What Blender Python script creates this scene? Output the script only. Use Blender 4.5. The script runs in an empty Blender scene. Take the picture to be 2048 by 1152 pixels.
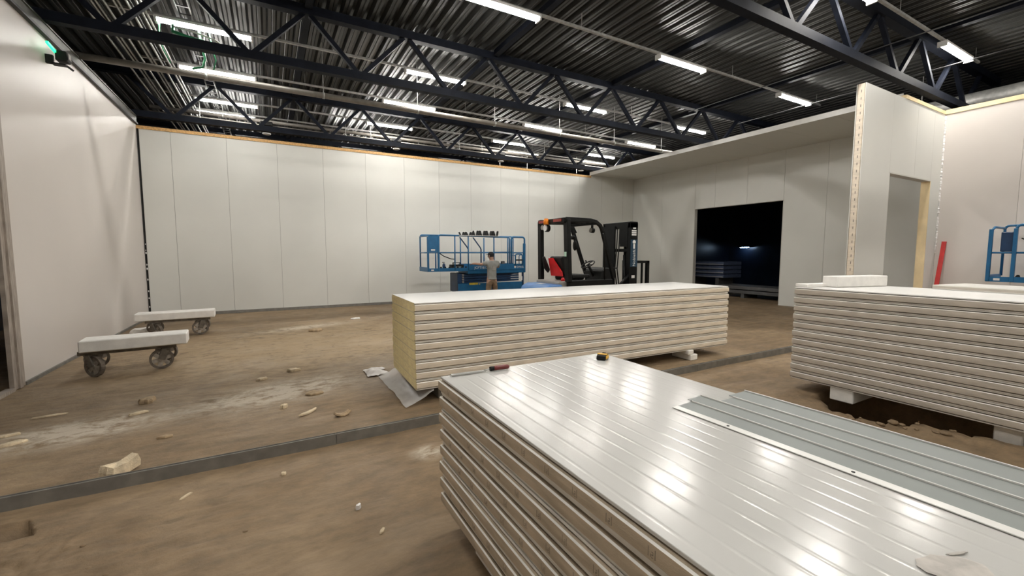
import bpy, bmesh, math, random
from mathutils import Vector, Matrix, noise
random.seed(7)
SC = bpy.context.scene
COL = SC.collection
PI = math.pi

# ------------------------------------------------------------------ camera, world, exposure
cam_d = bpy.data.cameras.new('camera'); cam = bpy.data.objects.new('camera', cam_d); COL.objects.link(cam)
cam.location = (0, 0, 1.6)
cam.rotation_euler = (math.radians(90 - 4.69), 0, math.radians(-29.3))
cam_d.sensor_width = 36; cam_d.lens = 859 / 2048 * 36; cam_d.clip_start = 0.05; cam_d.clip_end = 200
SC.camera = cam
W = bpy.data.worlds.new('world'); SC.world = W; W.use_nodes = True
W.node_tree.nodes['Background'].inputs[0].default_value = (0.5, 0.55, 0.65, 1)
W.node_tree.nodes['Background'].inputs[1].default_value = 0.02
SC.view_settings.view_transform = 'Standard'; SC.view_settings.look = 'None'
SC.view_settings.gamma = 1; SC.view_settings.use_curve_mapping = False
SC.view_settings.exposure = 0.0
LAMP = 131.0            # emission of the strip light diffusers

# ------------------------------------------------------------------ materials
def srgb(r, g, b):
    f = lambda c: (c / 12.92 if c <= 0.04045 else ((c + 0.055) / 1.055) ** 2.4)
    return (f(r / 255), f(g / 255), f(b / 255), 1)
MATS = {}
def mat(name, col, rough=0.5, metal=0.0, var=0.0, scale=8.0, bump=0.0, bscale=60.0, coat=0.0, emit=None, estr=0.0,
        alpha=1.0, trans=0.0, stretch=(1, 1, 1), col2=None, lo=0.35, hi=0.65, rvar=0.0, spec=0.5):
    m = bpy.data.materials.new(name); m.use_nodes = True
    nt = m.node_tree; b = nt.nodes['Principled BSDF']
    b.inputs['Base Color'].default_value = col; b.inputs['Roughness'].default_value = rough
    b.inputs['Metallic'].default_value = metal; b.inputs['Coat Weight'].default_value = coat
    b.inputs['Coat Roughness'].default_value = 0.12
    b.inputs['Specular IOR Level'].default_value = spec
    if alpha < 1: b.inputs['Alpha'].default_value = alpha
    if trans: b.inputs['Transmission Weight'].default_value = trans
    if emit: b.inputs['Emission Color'].default_value = emit; b.inputs['Emission Strength'].default_value = estr
    tc = nt.nodes.new('ShaderNodeTexCoord'); mp = nt.nodes.new('ShaderNodeMapping')
    mp.inputs['Scale'].default_value = stretch
    nt.links.new(tc.outputs['Object'], mp.inputs['Vector'])
    if var or col2:
        n = nt.nodes.new('ShaderNodeTexNoise'); n.inputs['Scale'].default_value = scale
        n.inputs['Detail'].default_value = 5; nt.links.new(mp.outputs[0], n.inputs['Vector'])
        r = nt.nodes.new('ShaderNodeValToRGB')
        c2 = col2 or tuple(max(0, c * (1 - var)) for c in col[:3]) + (1,)
        c1 = col if col2 else tuple(min(1, c * (1 + var * .5)) for c in col[:3]) + (1,)
        r.color_ramp.elements[0].position = lo; r.color_ramp.elements[1].position = hi
        r.color_ramp.elements[0].color = c2; r.color_ramp.elements[1].color = c1
        nt.links.new(n.outputs['Fac'], r.inputs[0]); nt.links.new(r.outputs[0], b.inputs['Base Color'])
        if rvar:
            mr = nt.nodes.new('ShaderNodeMapRange')
            mr.inputs['To Min'].default_value = max(0.02, rough - rvar); mr.inputs['To Max'].default_value = rough + rvar
            nt.links.new(n.outputs['Fac'], mr.inputs['Value']); nt.links.new(mr.outputs[0], b.inputs['Roughness'])
    if bump:
        n2 = nt.nodes.new('ShaderNodeTexNoise'); n2.inputs['Scale'].default_value = bscale
        n2.inputs['Detail'].default_value = 4; nt.links.new(mp.outputs[0], n2.inputs['Vector'])
        bp = nt.nodes.new('ShaderNodeBump'); bp.inputs['Strength'].default_value = bump
        bp.inputs['Distance'].default_value = 0.01
        nt.links.new(n2.outputs['Fac'], bp.inputs['Height']); nt.links.new(bp.outputs[0], b.inputs['Normal'])
    MATS[name] = m
    return m
M = MATS
mat('wall_white', (0.655, 0.655, 0.615, 1), 0.42, var=0.05, scale=0.6, bump=0.02, bscale=1.5, rvar=.06)
mat('wall_left_white', (0.66, 0.615, 0.575, 1), 0.38, var=0.05, scale=0.5, bump=0.03, bscale=1.2, rvar=.06)
mat('wall_grey', (0.55, 0.54, 0.50, 1), 0.45, var=0.05, scale=0.6)
mat('joint', (0.20, 0.19, 0.18, 1), 0.8, var=0.2, scale=20)
mat('panel_coat_lit', (0.80, 0.79, 0.765, 1), 0.3, var=0.03, scale=3)  # white coat lightened for the better lit middle and right stacks
mat('panel_coat_shaded', (0.52, 0.515, 0.49, 1), 0.18, var=0.03, scale=3, rvar=.03, bump=.006, bscale=4, spec=.36)  # same white coat, darkened to paint in the weaker light up front
mat('panel_lip', (0.74, 0.72, 0.67, 1), 0.30, var=0.08, scale=10)
mat('edge_foil', (0.43, 0.355, 0.26, 1), 0.42, var=0.18, scale=6, bump=0.15, bscale=90, stretch=(1, 1, 4))
mat('edge_foil_pale', (0.74, 0.65, 0.53, 1), 0.5, var=0.12, scale=6, bump=0.12, bscale=90, stretch=(1, 1, 4))
mat('edge_foil_grey', (0.50, 0.455, 0.39, 1), 0.5, var=0.12, scale=6, bump=0.12, bscale=90, stretch=(1, 1, 4))
mat('yellow_foam', (0.98, 0.83, 0.46, 1), 0.9, var=0.1, scale=10, bump=0.08, bscale=60, stretch=(1, 1, 3))
mat('print_ink', (0.22, 0.19, 0.15, 1), 0.7, var=.2)
mat('white_foam', (0.80, 0.78, 0.74, 1), 0.85, var=0.08, scale=9, bump=0.3, bscale=220)
mat('cream_foam', (0.70, 0.58, 0.40, 1), 0.9, var=0.25, scale=15, bump=0.5, bscale=120)
mat('brown_foam', (0.42, 0.31, 0.19, 1), 0.9, var=0.3, scale=15, bump=0.5, bscale=120)
mat('truss_steel', (0.007, 0.009, 0.015, 1), 0.6, metal=0.0, var=0.3, scale=5, spec=.12)
mat('dark_steel', (0.055, 0.055, 0.058, 1), 0.5, metal=.3, var=0.3, scale=5)
mat('deck_metal', (0.042, 0.043, 0.041, 1), 0.36, metal=0.2, spec=.32, var=0.12, scale=1.2, stretch=(3, .35, 1), rvar=.04)
mat('galvanised', (0.42, 0.42, 0.40, 1), 0.45, metal=0.4, var=0.2, scale=14)
mat('pipe_grey', (0.24, 0.22, 0.195, 1), 0.45, metal=0.2, var=0.15, scale=10)
mat('outer_wall', (0.34, 0.34, 0.32, 1), 0.6, var=0.3, scale=2)
mat('beam_grey', (0.13, 0.128, 0.115, 1), 0.5, metal=.3, var=0.3, scale=4)
mat('timber', (0.62, 0.37, 0.14, 1), 0.6, var=0.25, scale=5, stretch=(6, 1, 6), bump=.1)
mat('timber_pale', (0.80, 0.64, 0.38, 1), 0.6, var=0.12, scale=3, stretch=(2, 2, 1), bump=.05)
mat('frame_grey', (0.36, 0.31, 0.265, 1), 0.55, var=0.25, scale=6, stretch=(1, 6, 1))
mat('channel_grey', (0.20, 0.19, 0.17, 1), 0.6, metal=.2, var=0.2, scale=9)
mat('trim_bluegrey', (0.21, 0.228, 0.217, 1), 0.45, metal=0.1, var=0.06, scale=4)
mat('trim_white', (0.74, 0.73, 0.70, 1), 0.3, var=0.05)
mat('diffuser_dim', (0.9, 0.9, 0.9, 1), 0.4, emit=(1.0, 0.97, 0.92, 1), estr=LAMP * .55)
mat('housing_white', (0.7, 0.7, 0.68, 1), 0.4, var=.04)
mat('diffuser', (0.9, 0.9, 0.9, 1), 0.4, emit=(1.0, 0.96, 0.90, 1), estr=LAMP)
mat('lift_blue', (0.014, 0.125, 0.28, 1), 0.35, var=0.15, scale=6)
mat('lift_navy', (0.010, 0.040, 0.105, 1), 0.4, var=0.25, scale=6)
mat('fork_blue', (0.05, 0.17, 0.42, 1), 0.35, var=0.12, scale=6)
mat('black_paint', (0.007, 0.0075, 0.0075, 1), 0.4, var=0.3, scale=8, spec=.2)
mat('black_plastic', (0.010, 0.010, 0.0095, 1), 0.55, var=0.3, scale=20, spec=.25)
mat('rubber', (0.022, 0.021, 0.02, 1), 0.85, var=0.3, scale=25)
mat('hood_grey', (0.28, 0.265, 0.24, 1), 0.5, var=0.15, scale=6)
mat('seat_red', (0.62, 0.012, 0.016, 1), 0.45, var=0.15, scale=6)
mat('red_paint', (0.55, 0.03, 0.028, 1), 0.4, var=0.12, scale=6)
mat('amber', (0.9, 0.27, 0.02, 1), 0.25, var=0.1)
mat('tail_red', (0.25, 0.03, 0.02, 1), 0.3, var=0.1)
mat('sticker_white', (0.78, 0.78, 0.76, 1), 0.5, var=.04)
mat('sticker_green', (0.42, 0.62, 0.50, 1), 0.5, var=.04)
mat('sticker_blue', (0.012, 0.045, 0.08, 1), 0.5, var=.04)
mat('yellow_label', (0.60, 0.45, 0.05, 1), 0.5, var=.2)
mat('chrome', (0.7, 0.7, 0.7, 1), 0.18, metal=1.0, var=.05)
mat('skin', (0.42, 0.25, 0.18, 1), 0.6, var=0.1, scale=20)
mat('shirt_grey', (0.28, 0.285, 0.27, 1), 0.9, var=0.15, scale=9, bump=.3, bscale=25)
mat('trousers_tan', (0.24, 0.165, 0.10, 1), 0.9, col2=(0.12, 0.08, 0.05, 1), scale=11, bump=.3, bscale=25)
mat('cap_black', (0.014, 0.014, 0.014, 1), 0.8, var=.3)
mat('dolly_steel', (0.16, 0.14, 0.115, 1), 0.6, metal=.3, var=0.35, scale=14, bump=.2)
mat('dolly_wheel', (0.36, 0.32, 0.27, 1), 0.65, var=0.35, scale=18, bump=.2)
mat('dusty_wheel', (0.15, 0.125, 0.10, 1), 0.85, var=0.35, scale=18)
mat('laser_green', (0.0, 0.6, 0.2, 1), 0.4, emit=(0.03, 1.0, 0.32, 1), estr=2.2)
mat('cable_green', (0.02, 0.22, 0.09, 1), 0.5, var=.2)
mat('cable_white', (0.6, 0.6, 0.56, 1), 0.5, var=.1)
mat('plastic_film', (0.72, 0.70, 0.68, 1), 0.25, alpha=0.55, var=.08, scale=5)
mat('plastic_white', (0.72, 0.68, 0.64, 1), 0.45, var=.1, scale=8)
mat('handle_red', (0.16, 0.022, 0.02, 1), 0.4, var=.2)
mat('blade_steel', (0.5, 0.5, 0.48, 1), 0.32, metal=.9, var=.15)
mat('tape_yellow', (0.75, 0.42, 0.03, 1), 0.45, var=.1)
mat('shade_navy', (0.012, 0.022, 0.045, 1), 0.35, var=0.3, scale=1.5)  # blue-black stands in for the shade on unlit white panels
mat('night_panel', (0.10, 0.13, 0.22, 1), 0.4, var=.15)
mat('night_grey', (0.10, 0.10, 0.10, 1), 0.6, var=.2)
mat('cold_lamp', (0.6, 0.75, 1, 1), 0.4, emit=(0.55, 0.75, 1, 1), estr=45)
mat('sealant', (0.82, 0.80, 0.78, 1), 0.7, var=.1, scale=12, bump=.4, bscale=60)
mat('stain', (0.46, 0.43, 0.39, 1), 0.6, var=.2, scale=20)

def floor_material():
    m = bpy.data.materials.new('dirt_floor'); m.use_nodes = True
    nt = m.node_tree; N = nt.nodes; Lk = nt.links; b = N['Principled BSDF']
    tc = N.new('ShaderNodeTexCoord')
    def noi(scale, detail=6, rough=.6, st=(1, 1, 1), dist=0):
        mp = N.new('ShaderNodeMapping'); mp.inputs['Scale'].default_value = st; Lk.new(tc.outputs['Object'], mp.inputs[0])
        n = N.new('ShaderNodeTexNoise'); n.inputs['Scale'].default_value = scale; n.inputs['Detail'].default_value = detail
        n.inputs['Roughness'].default_value = rough; n.inputs['Distortion'].default_value = dist
        Lk.new(mp.outputs[0], n.inputs['Vector']); return n.outputs['Fac']
    def ramp(src, stops):
        r = N.new('ShaderNodeValToRGB'); e = r.color_ramp.elements
        e[0].position, e[0].color = stops[0]; e[1].position, e[1].color = stops[-1]
        for p, c in stops[1:-1]:
            k = e.new(p); k.color = c
        Lk.new(src, r.inputs[0]); return r.outputs[0]
    def mix(fac, a, c, mode='MIX'):
        x = N.new('ShaderNodeMix'); x.data_type = 'RGBA'; x.blend_type = mode
        if isinstance(fac, float): x.inputs[0].default_value = fac
        else: Lk.new(fac, x.inputs[0])
        Lk.new(a, x.inputs[6]); 
        if isinstance(c, tuple): x.inputs[7].default_value = c
        else: Lk.new(c, x.inputs[7])
        return x.outputs[2]
    base = ramp(noi(0.55, 8, .62, dist=.4), [(.3, (.15, .101, .054, 1)), (.5, (.225, .155, .087, 1)), (.7, (.31, .222, .132, 1))])
    fine = ramp(noi(9, 6, .7, st=(.5, 1, 1)), [(.35, (.72, .72, .72, 1)), (.65, (1.12, 1.12, 1.12, 1))])
    col = mix(1.0, base, fine, 'MULTIPLY')
    streak = ramp(noi(2.2, 5, .6, st=(.35, 1.6, 1), dist=.8), [(.52, (0, 0, 0, 1)), (.72, (.45, .45, .45, 1))])
    col = mix(streak, col, (.36, .27, .175, 1))
    # pale insulation dust trodden into the floor in two patches
    def patch(cx, cy, rx, ry, rot, cap=.85):
        mp = N.new('ShaderNodeMapping'); mp.vector_type = 'TEXTURE'
        mp.inputs['Location'].default_value = (cx, cy, 0); mp.inputs['Rotation'].default_value = (0, 0, rot)
        mp.inputs['Scale'].default_value = (rx, ry, 1e3)
        Lk.new(tc.outputs['Object'], mp.inputs[0])
        g = N.new('ShaderNodeTexGradient'); g.gradient_type = 'QUADRATIC_SPHERE'; Lk.new(mp.outputs[0], g.inputs[0])
        a = N.new('ShaderNodeMath'); a.operation = 'MULTIPLY'; Lk.new(g.outputs['Fac'], a.inputs[0])
        Lk.new(ramp(noi(5, 8, .75, st=(1, 1.6, 1), dist=.5), [(.38, (0, 0, 0, 1)), (.62, (2.4, 2.4, 2.4, 1))]), a.inputs[1])
        c = N.new('ShaderNodeMath'); c.operation = 'MINIMUM'; Lk.new(a.outputs[0], c.inputs[0]); c.inputs[1].default_value = cap
        return c.outputs[0]
    for p in ((0.0, 5.55, 1.5, .75, .25), (-1.6, 5.2, 1.1, .6, .1), (1.05, 3.25, .22, .2, 0), (.6, 10.2, 1.6, .5, .3)):
        col = mix(patch(*p), col, (.56, .49, .39, 1))
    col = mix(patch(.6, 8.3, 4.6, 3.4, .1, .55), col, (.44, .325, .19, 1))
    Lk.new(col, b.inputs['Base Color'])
    rr = ramp(noi(1.2, 5), [(.3, (.5, .5, .5, 1)), (.7, (.85, .85, .85, 1))]); Lk.new(rr, b.inputs['Roughness'])
    bp = N.new('ShaderNodeBump'); bp.inputs['Strength'].default_value = .5; bp.inputs['Distance'].default_value = .02
    Lk.new(noi(14, 8, .7), bp.inputs['Height']); Lk.new(bp.outputs[0], b.inputs['Normal'])
    MATS['dirt_floor'] = m
floor_material()

# ------------------------------------------------------------------ mesh building helpers
class MB:
    def __init__(s): s.v = []; s.f = []; s.m = []; s.sm = []
    def add(s, vs, fs, mi=0, smooth=False):
        o = len(s.v); s.v += [tuple(p) for p in vs]
        for f in fs: s.f.append(tuple(i + o for i in f)); s.m.append(mi); s.sm.append(smooth)
        return s
    def box(s, x0, x1, y0, y1, z0, z1, mi=0, top=None):
        a = [(x0, y0, z0), (x1, y0, z0), (x1, y1, z0), (x0, y1, z0), (x0, y0, z1), (x1, y0, z1), (x1, y1, z1), (x0, y1, z1)]
        return s.add(a, [(0, 3, 2, 1), (4, 5, 6, 7), (0, 1, 5, 4), (1, 2, 6, 5), (2, 3, 7, 6), (3, 0, 4, 7)], mi)
    def bar(s, p0, p1, w, h=None, mi=0, up=(0, 0, 1)):
        p0 = Vector(p0); p1 = Vector(p1); h = h or w
        d = (p1 - p0).normalized(); u = Vector(up)
        if abs(d.dot(u)) > .98: u = Vector((1, 0, 0)) if abs(d.x) < .9 else Vector((0, 1, 0))
        r = d.cross(u).normalized(); u = r.cross(d)
        vs = []
        for p in (p0, p1):
            for a, c in ((-1, -1), (1, -1), (1, 1), (-1, 1)): vs.append(p + r * (a * w / 2) + u * (c * h / 2))
        return s.add(vs, [(0, 1, 2, 3), (7, 6, 5, 4), (0, 4, 5, 1), (1, 5, 6, 2), (2, 6, 7, 3), (3, 7, 4, 0)], mi)
    def tube(s, path, r, n=8, mi=0, cap=True, smooth=True):
        P = [Vector(p) for p in path]; R = r if isinstance(r, (list, tuple)) else [r] * len(P)
        d0 = (P[1] - P[0]).normalized()
        a = Vector((0, 0, 1)) if abs(d0.z) < .9 else Vector((1, 0, 0))
        u = d0.cross(a).normalized(); vs = []; prev = d0
        for i, p in enumerate(P):
            d = ((P[min(i + 1, len(P) - 1)] - P[max(i - 1, 0)])).normalized()
            q = prev.rotation_difference(d); u = (q @ u).normalized(); prev = d
            w = d.cross(u)
            for k in range(n):
                t = 2 * PI * k / n; vs.append(p + (u * math.cos(t) + w * math.sin(t)) * R[i])
        fs = []
        for i in range(len(P) - 1):
            for k in range(n): fs.append((i * n + k, i * n + (k + 1) % n, (i + 1) * n + (k + 1) % n, (i + 1) * n + k))
        s.add(vs, fs, mi, smooth)
        if cap:
            o = len(s.v) - len(vs)
            s.f.append(tuple(o + k for k in reversed(range(n)))); s.m.append(mi); s.sm.append(False)
            s.f.append(tuple(o + (len(P) - 1) * n + k for k in range(n))); s.m.append(mi); s.sm.append(False)
        return s
    def cyl(s, p0, p1, r, n=16, mi=0, r1=None): return s.tube([p0, p1], [r, r if r1 is None else r1], n, mi)
    def prism(s, prof, axis, a, b, mi=0, capmi=None, open_=False, emis=None):
        # prof: list of 2D points; axis 'x': (y,z) profile swept along x ; 'y': (x,z) ; 'z': (x,y)
        def P(q, t): return {'x': (t, q[0], q[1]), 'y': (q[0], t, q[1]), 'z': (q[0], q[1], t)}[axis]
        n = len(prof); vs = [P(q, a) for q in prof] + [P(q, b) for q in prof]; o = len(s.v)
        s.v += vs
        for k in range(n - (1 if open_ else 0)):
            k2 = (k + 1) % n; s.f.append((o + k, o + k2, o + n + k2, o + n + k)); s.m.append(emis[k] if emis else mi); s.sm.append(False)
        if not open_:
            s.f.append(tuple(o + k for k in reversed(range(n)))); s.m.append(mi if capmi is None else capmi); s.sm.append(False)
            s.f.append(tuple(o + n + k for k in range(n))); s.m.append(mi if capmi is None else capmi); s.sm.append(False)
        return s
    def ball(s, c, r, nu=12, nv=8, mi=0, z0=-1.0):
        rx, ry, rz = r if isinstance(r, (list, tuple)) else (r, r, r); vs = []; fs = []
        for j in range(nv + 1):
            t = -PI / 2 + PI * j / nv; zz = max(math.sin(t), z0)
            for k in range(nu):
                p = 2 * PI * k / nu
                vs.append((c[0] + rx * math.cos(t) * math.cos(p), c[1] + ry * math.cos(t) * math.sin(p), c[2] + rz * zz))
        for j in range(nv):
            for k in range(nu): fs.append((j * nu + k, j * nu + (k + 1) % nu, (j + 1) * nu + (k + 1) % nu, (j + 1) * nu + k))
        return s.add(vs, fs, mi, True)
    def xform(s, mt, start=0):
        for i in range(start, len(s.v)): s.v[i] = tuple(mt @ Vector(s.v[i]))
        return s
    def mesh(s, name, mats):
        me = bpy.data.meshes.new(name); me.from_pydata(s.v, [], s.f)
        for k in (mats if isinstance(mats, (list, tuple)) else [mats]): me.materials.append(M[k])
        me.polygons.foreach_set('material_index', s.m); me.polygons.foreach_set('use_smooth', s.sm)
        bm = bmesh.new(); bm.from_mesh(me); bmesh.ops.recalc_face_normals(bm, faces=bm.faces); bm.to_mesh(me); bm.free()
        me.update(); return me
def put(name, mb, mats, parent=None, loc=(0, 0, 0), rot=(0, 0, 0), bevel=0, seg=1, label=None, cat=None, group=None, kind=None):
    o = bpy.data.objects.new(name, mb.mesh(name, mats) if isinstance(mb, MB) else mb); COL.objects.link(o)
    o.location = loc; o.rotation_euler = rot
    if parent: o.parent = parent
    if bevel:
        b = o.modifiers.new('bevel', 'BEVEL'); b.width = bevel; b.segments = seg; b.limit_method = 'ANGLE'; b.angle_limit = .6
    return tag(o, label, cat, group, kind)
def tag(o, label=None, cat=None, group=None, kind=None):
    if label: o['label'] = label
    if cat: o['category'] = cat
    if group: o['group'] = group
    if kind: o['kind'] = kind
    return o
def thing(name, label, cat, loc=(0, 0, 0), rotz=0, group=None):
    o = bpy.data.objects.new(name, None); COL.objects.link(o); o.location = loc; o.rotation_euler = (0, 0, rotz)
    o.empty_display_size = .2
    return tag(o, label, cat, group)
def dup(root, loc, rotz, label, group=None):
    def cp(o, par):
        c = o.copy(); COL.objects.link(c)
        if par: c.parent = par
        for ch in list(o.children): cp(ch, c)
        return c
    r = cp(root, None); r.location = loc; r.rotation_euler = (0, 0, rotz); r['label'] = label
    if group: r['group'] = group
    return r
def struct(name, mb, mats, parent=None, **k): return put(name, mb, mats, parent, kind=None if parent else 'structure', **k)
def arc(c, r, a0, a1, n=6):
    return [(c[0] + r * math.cos(a0 + (a1 - a0) * i / n), c[1] + r * math.sin(a0 + (a1 - a0) * i / n)) for i in range(n + 1)]
def text_part(name, txt, size, matname, parent, loc, rot, extrude=0.001):
    cu = bpy.data.curves.new(name, 'FONT'); cu.body = txt; cu.size = size; cu.extrude = extrude; cu.resolution_u = 2
    t = bpy.data.objects.new(name, cu); COL.objects.link(t)
    dg = bpy.context.evaluated_depsgraph_get(); me = bpy.data.meshes.new_from_object(t.evaluated_get(dg))
    bpy.data.objects.remove(t); me.materials.clear(); me.materials.append(M[matname])
    o = bpy.data.objects.new(name, me); COL.objects.link(o); o.parent = parent; o.location = loc; o.rotation_euler = rot
    return o
ORD = ['topmost', 'second', 'third', 'fourth', 'fifth', 'sixth', 'seventh', 'eighth', 'ninth', 'tenth', 'eleventh', 'twelfth']

# ------------------------------------------------------------------ floor
def frange(a, b, s):
    n = max(1, int(round((b - a) / s))); return [a + (b - a) * i / n for i in range(n)]
xs = frange(-6, -3, .5) + frange(-3, -1.9, .06) + frange(-1.9, -1.0, .015) + frange(-1.0, 8, .06) + frange(8, 22, .5) + [22]
ys = frange(-6, -.5, .5) + frange(-.5, 2.4, .06) + frange(2.4, 3.7, .02) + frange(3.7, 6.6, .06) + frange(6.6, 26, .3) + [26]
def sstep(a, b, x): t = min(1, max(0, (x - a) / (b - a))); return t * t * (3 - 2 * t)
TR = [(2.44, 5.26), (2.3, 5.18), (2.12, 4.96), (1.95, 4.90), (1.72, 4.93), (1.62, 5.12), (1.47, 5.24), (1.26, 5.31), (1.0, 5.34), (.5, 5.4), (0, 5.45), (-.5, 5.5)]
def trench_edge(y):
    for (ya, xa), (yb, xb) in zip(TR, TR[1:]):
        if yb <= y <= ya: return xa + (xb - xa) * (ya - y) / (ya - yb)
    return None
def fh(x, y):
    z = -.006 + .007 * noise.noise(Vector((x * .8, y * .8, 0))) 
    if -3 < x < 8 and -.5 < y < 6.6:
        z += .004 * noise.noise(Vector((x * 5, y * 5, 3)))
        e = trench_edge(y)
        if e is not None and x < 7.2:
            j = .05 * noise.noise(Vector((x * 6, y * 6, 9)))
            inside = sstep(e + j - .02, e + j + .06, x) * sstep(6.35, 6.2, x)
            keep = 1 - sstep(.30, .20, abs(y - 2.33)) * .0
            z -= .85 * inside * sstep(2.46, 2.36, y) * sstep(-.5, -.2, y)
            lip = math.exp(-((x - e) / .12) ** 2) * .03 * (1 + noise.noise(Vector((x * 9, y * 9, 1))))
            z += lip * (1 - inside) * sstep(2.2, 2.0, y)
        # cut opening at the near left
        if x < -1.245 - .5 * max(0, y - 3.38) and 3.37 < y < 3.575 - .10 * (x + 1.45): z = -.42
        rough = sstep(3.45, 3.1, y) * sstep(0.2, -.7, x)
        z += rough * .035 * abs(noise.noise(Vector((x * 6, y * 6, 5)))) + rough * .022 * abs(noise.noise(Vector((x * 15, y * 15, 5)))) + rough * .010 * noise.noise(Vector((x * 40, y * 40, 5)))
    return z
mb = MB()
vs = [(x, y, fh(x, y)) for y in ys for x in xs]; nx = len(xs)
fs = [(j * nx + i, j * nx + i + 1, (j + 1) * nx + i + 1, (j + 1) * nx + i) for j in range(len(ys) - 1) for i in range(nx - 1)]
mb.add(vs, fs, 0, True)
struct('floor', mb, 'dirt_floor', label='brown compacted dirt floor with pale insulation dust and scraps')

# ------------------------------------------------------------------ roof deck and hall shell
ZD = 5.92
mb = MB(); prof = []
p = .235
nr = int(25.5 / p)
for k in range(nr):
    x = -5.5 + k * p
    prof += [(x, ZD), (x + .045, ZD), (x + .058, ZD + .012), (x + .071, ZD), (x + .115, ZD), (x + .15, ZD + .085), (x + .20, ZD + .085)]
prof.append((-5.5 + nr * p, ZD))
top = [(prof[-1][0], ZD + .15), (prof[0][0], ZD + .15)]
mb.prism(prof + top, 'y', -5.5, 25.5)
struct('ceiling', mb, 'deck_metal', label='dark corrugated metal roof deck')
mb = MB().box(-5.5, -5.3, -5.5, 25.5, -.1, ZD); struct('wall_outer_left', mb, 'outer_wall')
mb = MB().box(-5.5, 20, 25.3, 25.5, -.1, ZD); struct('wall_outer_back', mb, 'outer_wall')
mb = MB().box(20, 20.2, -5.5, 25.5, -.1, ZD); struct('wall_outer_right', mb, 'shade_navy')
mb = MB().box(-5.5, 20, -5.5, -5.3, -.1, ZD); struct('wall_behind', mb, 'wall_grey')

# ------------------------------------------------------------------ partition walls of insulated panels
YB = 13.57; XL = -2.67; XR = 13.5; ZT = 4.56
root = struct('wall_back', MB().box(XL - .12, XR + .1, YB + .012, YB + .12, 0, ZT), 'joint')
edges = [XL + .04, -2.03, -.88, .27, 1.42, 2.59, 3.75, 4.89, 6.02, 7.17, 8.32, 9.47, 10.62, 11.77, 12.92, XR]
for a, b in zip(edges, edges[1:]):
    put('wall_panel', MB().box(a + .003, b - .003, YB, YB + .012, .06, ZT), 'wall_white', root)
struct('baseboard_back', MB().box(XL, XR, YB - .03, YB + .02, -.02, .07), 'channel_grey')
struct('trim_timber_back', MB().box(XL - .1, 11.2, YB - .02, YB + .12, ZT, ZT + .075), 'timber')
struct('trim_back_fill', MB().box(11.2, XR + .1, YB - .002, YB + .12, ZT, 4.672), 'wall_white')
# left wall, doorway at its near end
YD = 7.36
root = struct('wall_left', MB().box(XL - .05, XL - .012, YD, YB, 0, 4.64), 'joint')
put('wall_panel', MB().box(XL - .012, XL, YD, YB - .02, .03, 4.64), 'wall_left_white', root)
put('wall_panel', MB().box(XL - .012, XL, 2.0, YD - .004, 3.35, 4.64), 'wall_left_white', root)
put('wall_panel', MB().box(XL - .12, XL, 2.0, YD - .004, 3.35, 4.63), 'joint', root).name = 'wall_core'
struct('baseboard_left', MB().box(XL - .02, XL + .025, YD, YB, -.02, .035), 'channel_grey')
d = struct('door_1', MB().box(XL - .03, XL + .012, YD - .26, YD - .005, 0, 3.4).box(XL - .03, XL + .012, 3.0, YD - .26, 3.2, 3.4), 'frame_grey')
put('door_stop', MB().box(XL - .02, XL + .03, YD - .17, YD - .10, 0, 3.38), 'frame_grey', d)
put('threshold', MB().box(XL - .06, XL + .02, 4.5, YD - .26, -.02, .03), 'frame_grey', d)
struct('wall_left_near', MB().box(XL - .12, XL, -5.3, 3.0, 0, 4.64), 'wall_left_white')
struct('wall_corridor', MB().box(-5.0, -4.9, 2.0, 25, 0, 4.55).box(-4.9, XL - .12, 16, 16.1, 0, 4.55), 'shade_navy')
struct('corridor_light_block', MB().box(-5.0, XL - .13, 2.0, 16.1, 4.5, 4.55), 'shade_navy')  # unseen cover added to keep roof light out of the doorway
# right wall with the big opening
o0, o1, oz = 7.40, 10.50, 3.18
root = struct('wall_right', MB().box(XR + .012, XR + .13, 3.86, o0, 0, 4.66).box(XR + .012, XR + .13, o1, YB, 0, 4.66).box(XR + .012, XR + .13, o0, o1, oz, 4.66), 'joint')
for a, b in ((3.86, 5.1), (5.1, 6.25), (6.25, o0)): put('wall_panel', MB().box(XR, XR + .012, a + .003, b - .003, 0, 4.66), 'wall_white', root)
for a, b in ((o0, 8.55), (8.55, 9.7), (9.7, o1)): put('wall_panel', MB().box(XR, XR + .012, a + .003, b - .003, oz, 4.66), 'wall_white', root)
for a, b in ((o1, 12.0), (12.0, YB)): put('wall_panel', MB().box(XR, XR + .012, a + .003, b - .003, 0, 4.66), 'wall_white', root)
struct('trim_opening', MB().box(XR - .004, XR + .135, o0 - .01, o0 + .01, 0, oz).box(XR - .004, XR + .135, o1 - .012, o1 + .012, 0, oz).box(XR - .004, XR + .135, o0, o1, oz - .012, oz + .008), 'wall_grey')
# lowered ceiling of panels along the right wall
XS = 11.15
root = struct('ceiling_lowered', MB().box(XS + .01, XR, 3.9, YB, 4.672, 4.75), 'joint')
for k in range(8):
    a = 3.9 + k * 1.21; b = min(a + 1.21, YB)
    put('ceiling_panel', MB().box(XS, XR, a + .002, b - .002, 4.66, 4.672), 'wall_white', root)
put('edge_strip', MB().box(XS - .012, XS + .01, 3.9, YB, 4.65, 4.77), 'trim_white', root)
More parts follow.
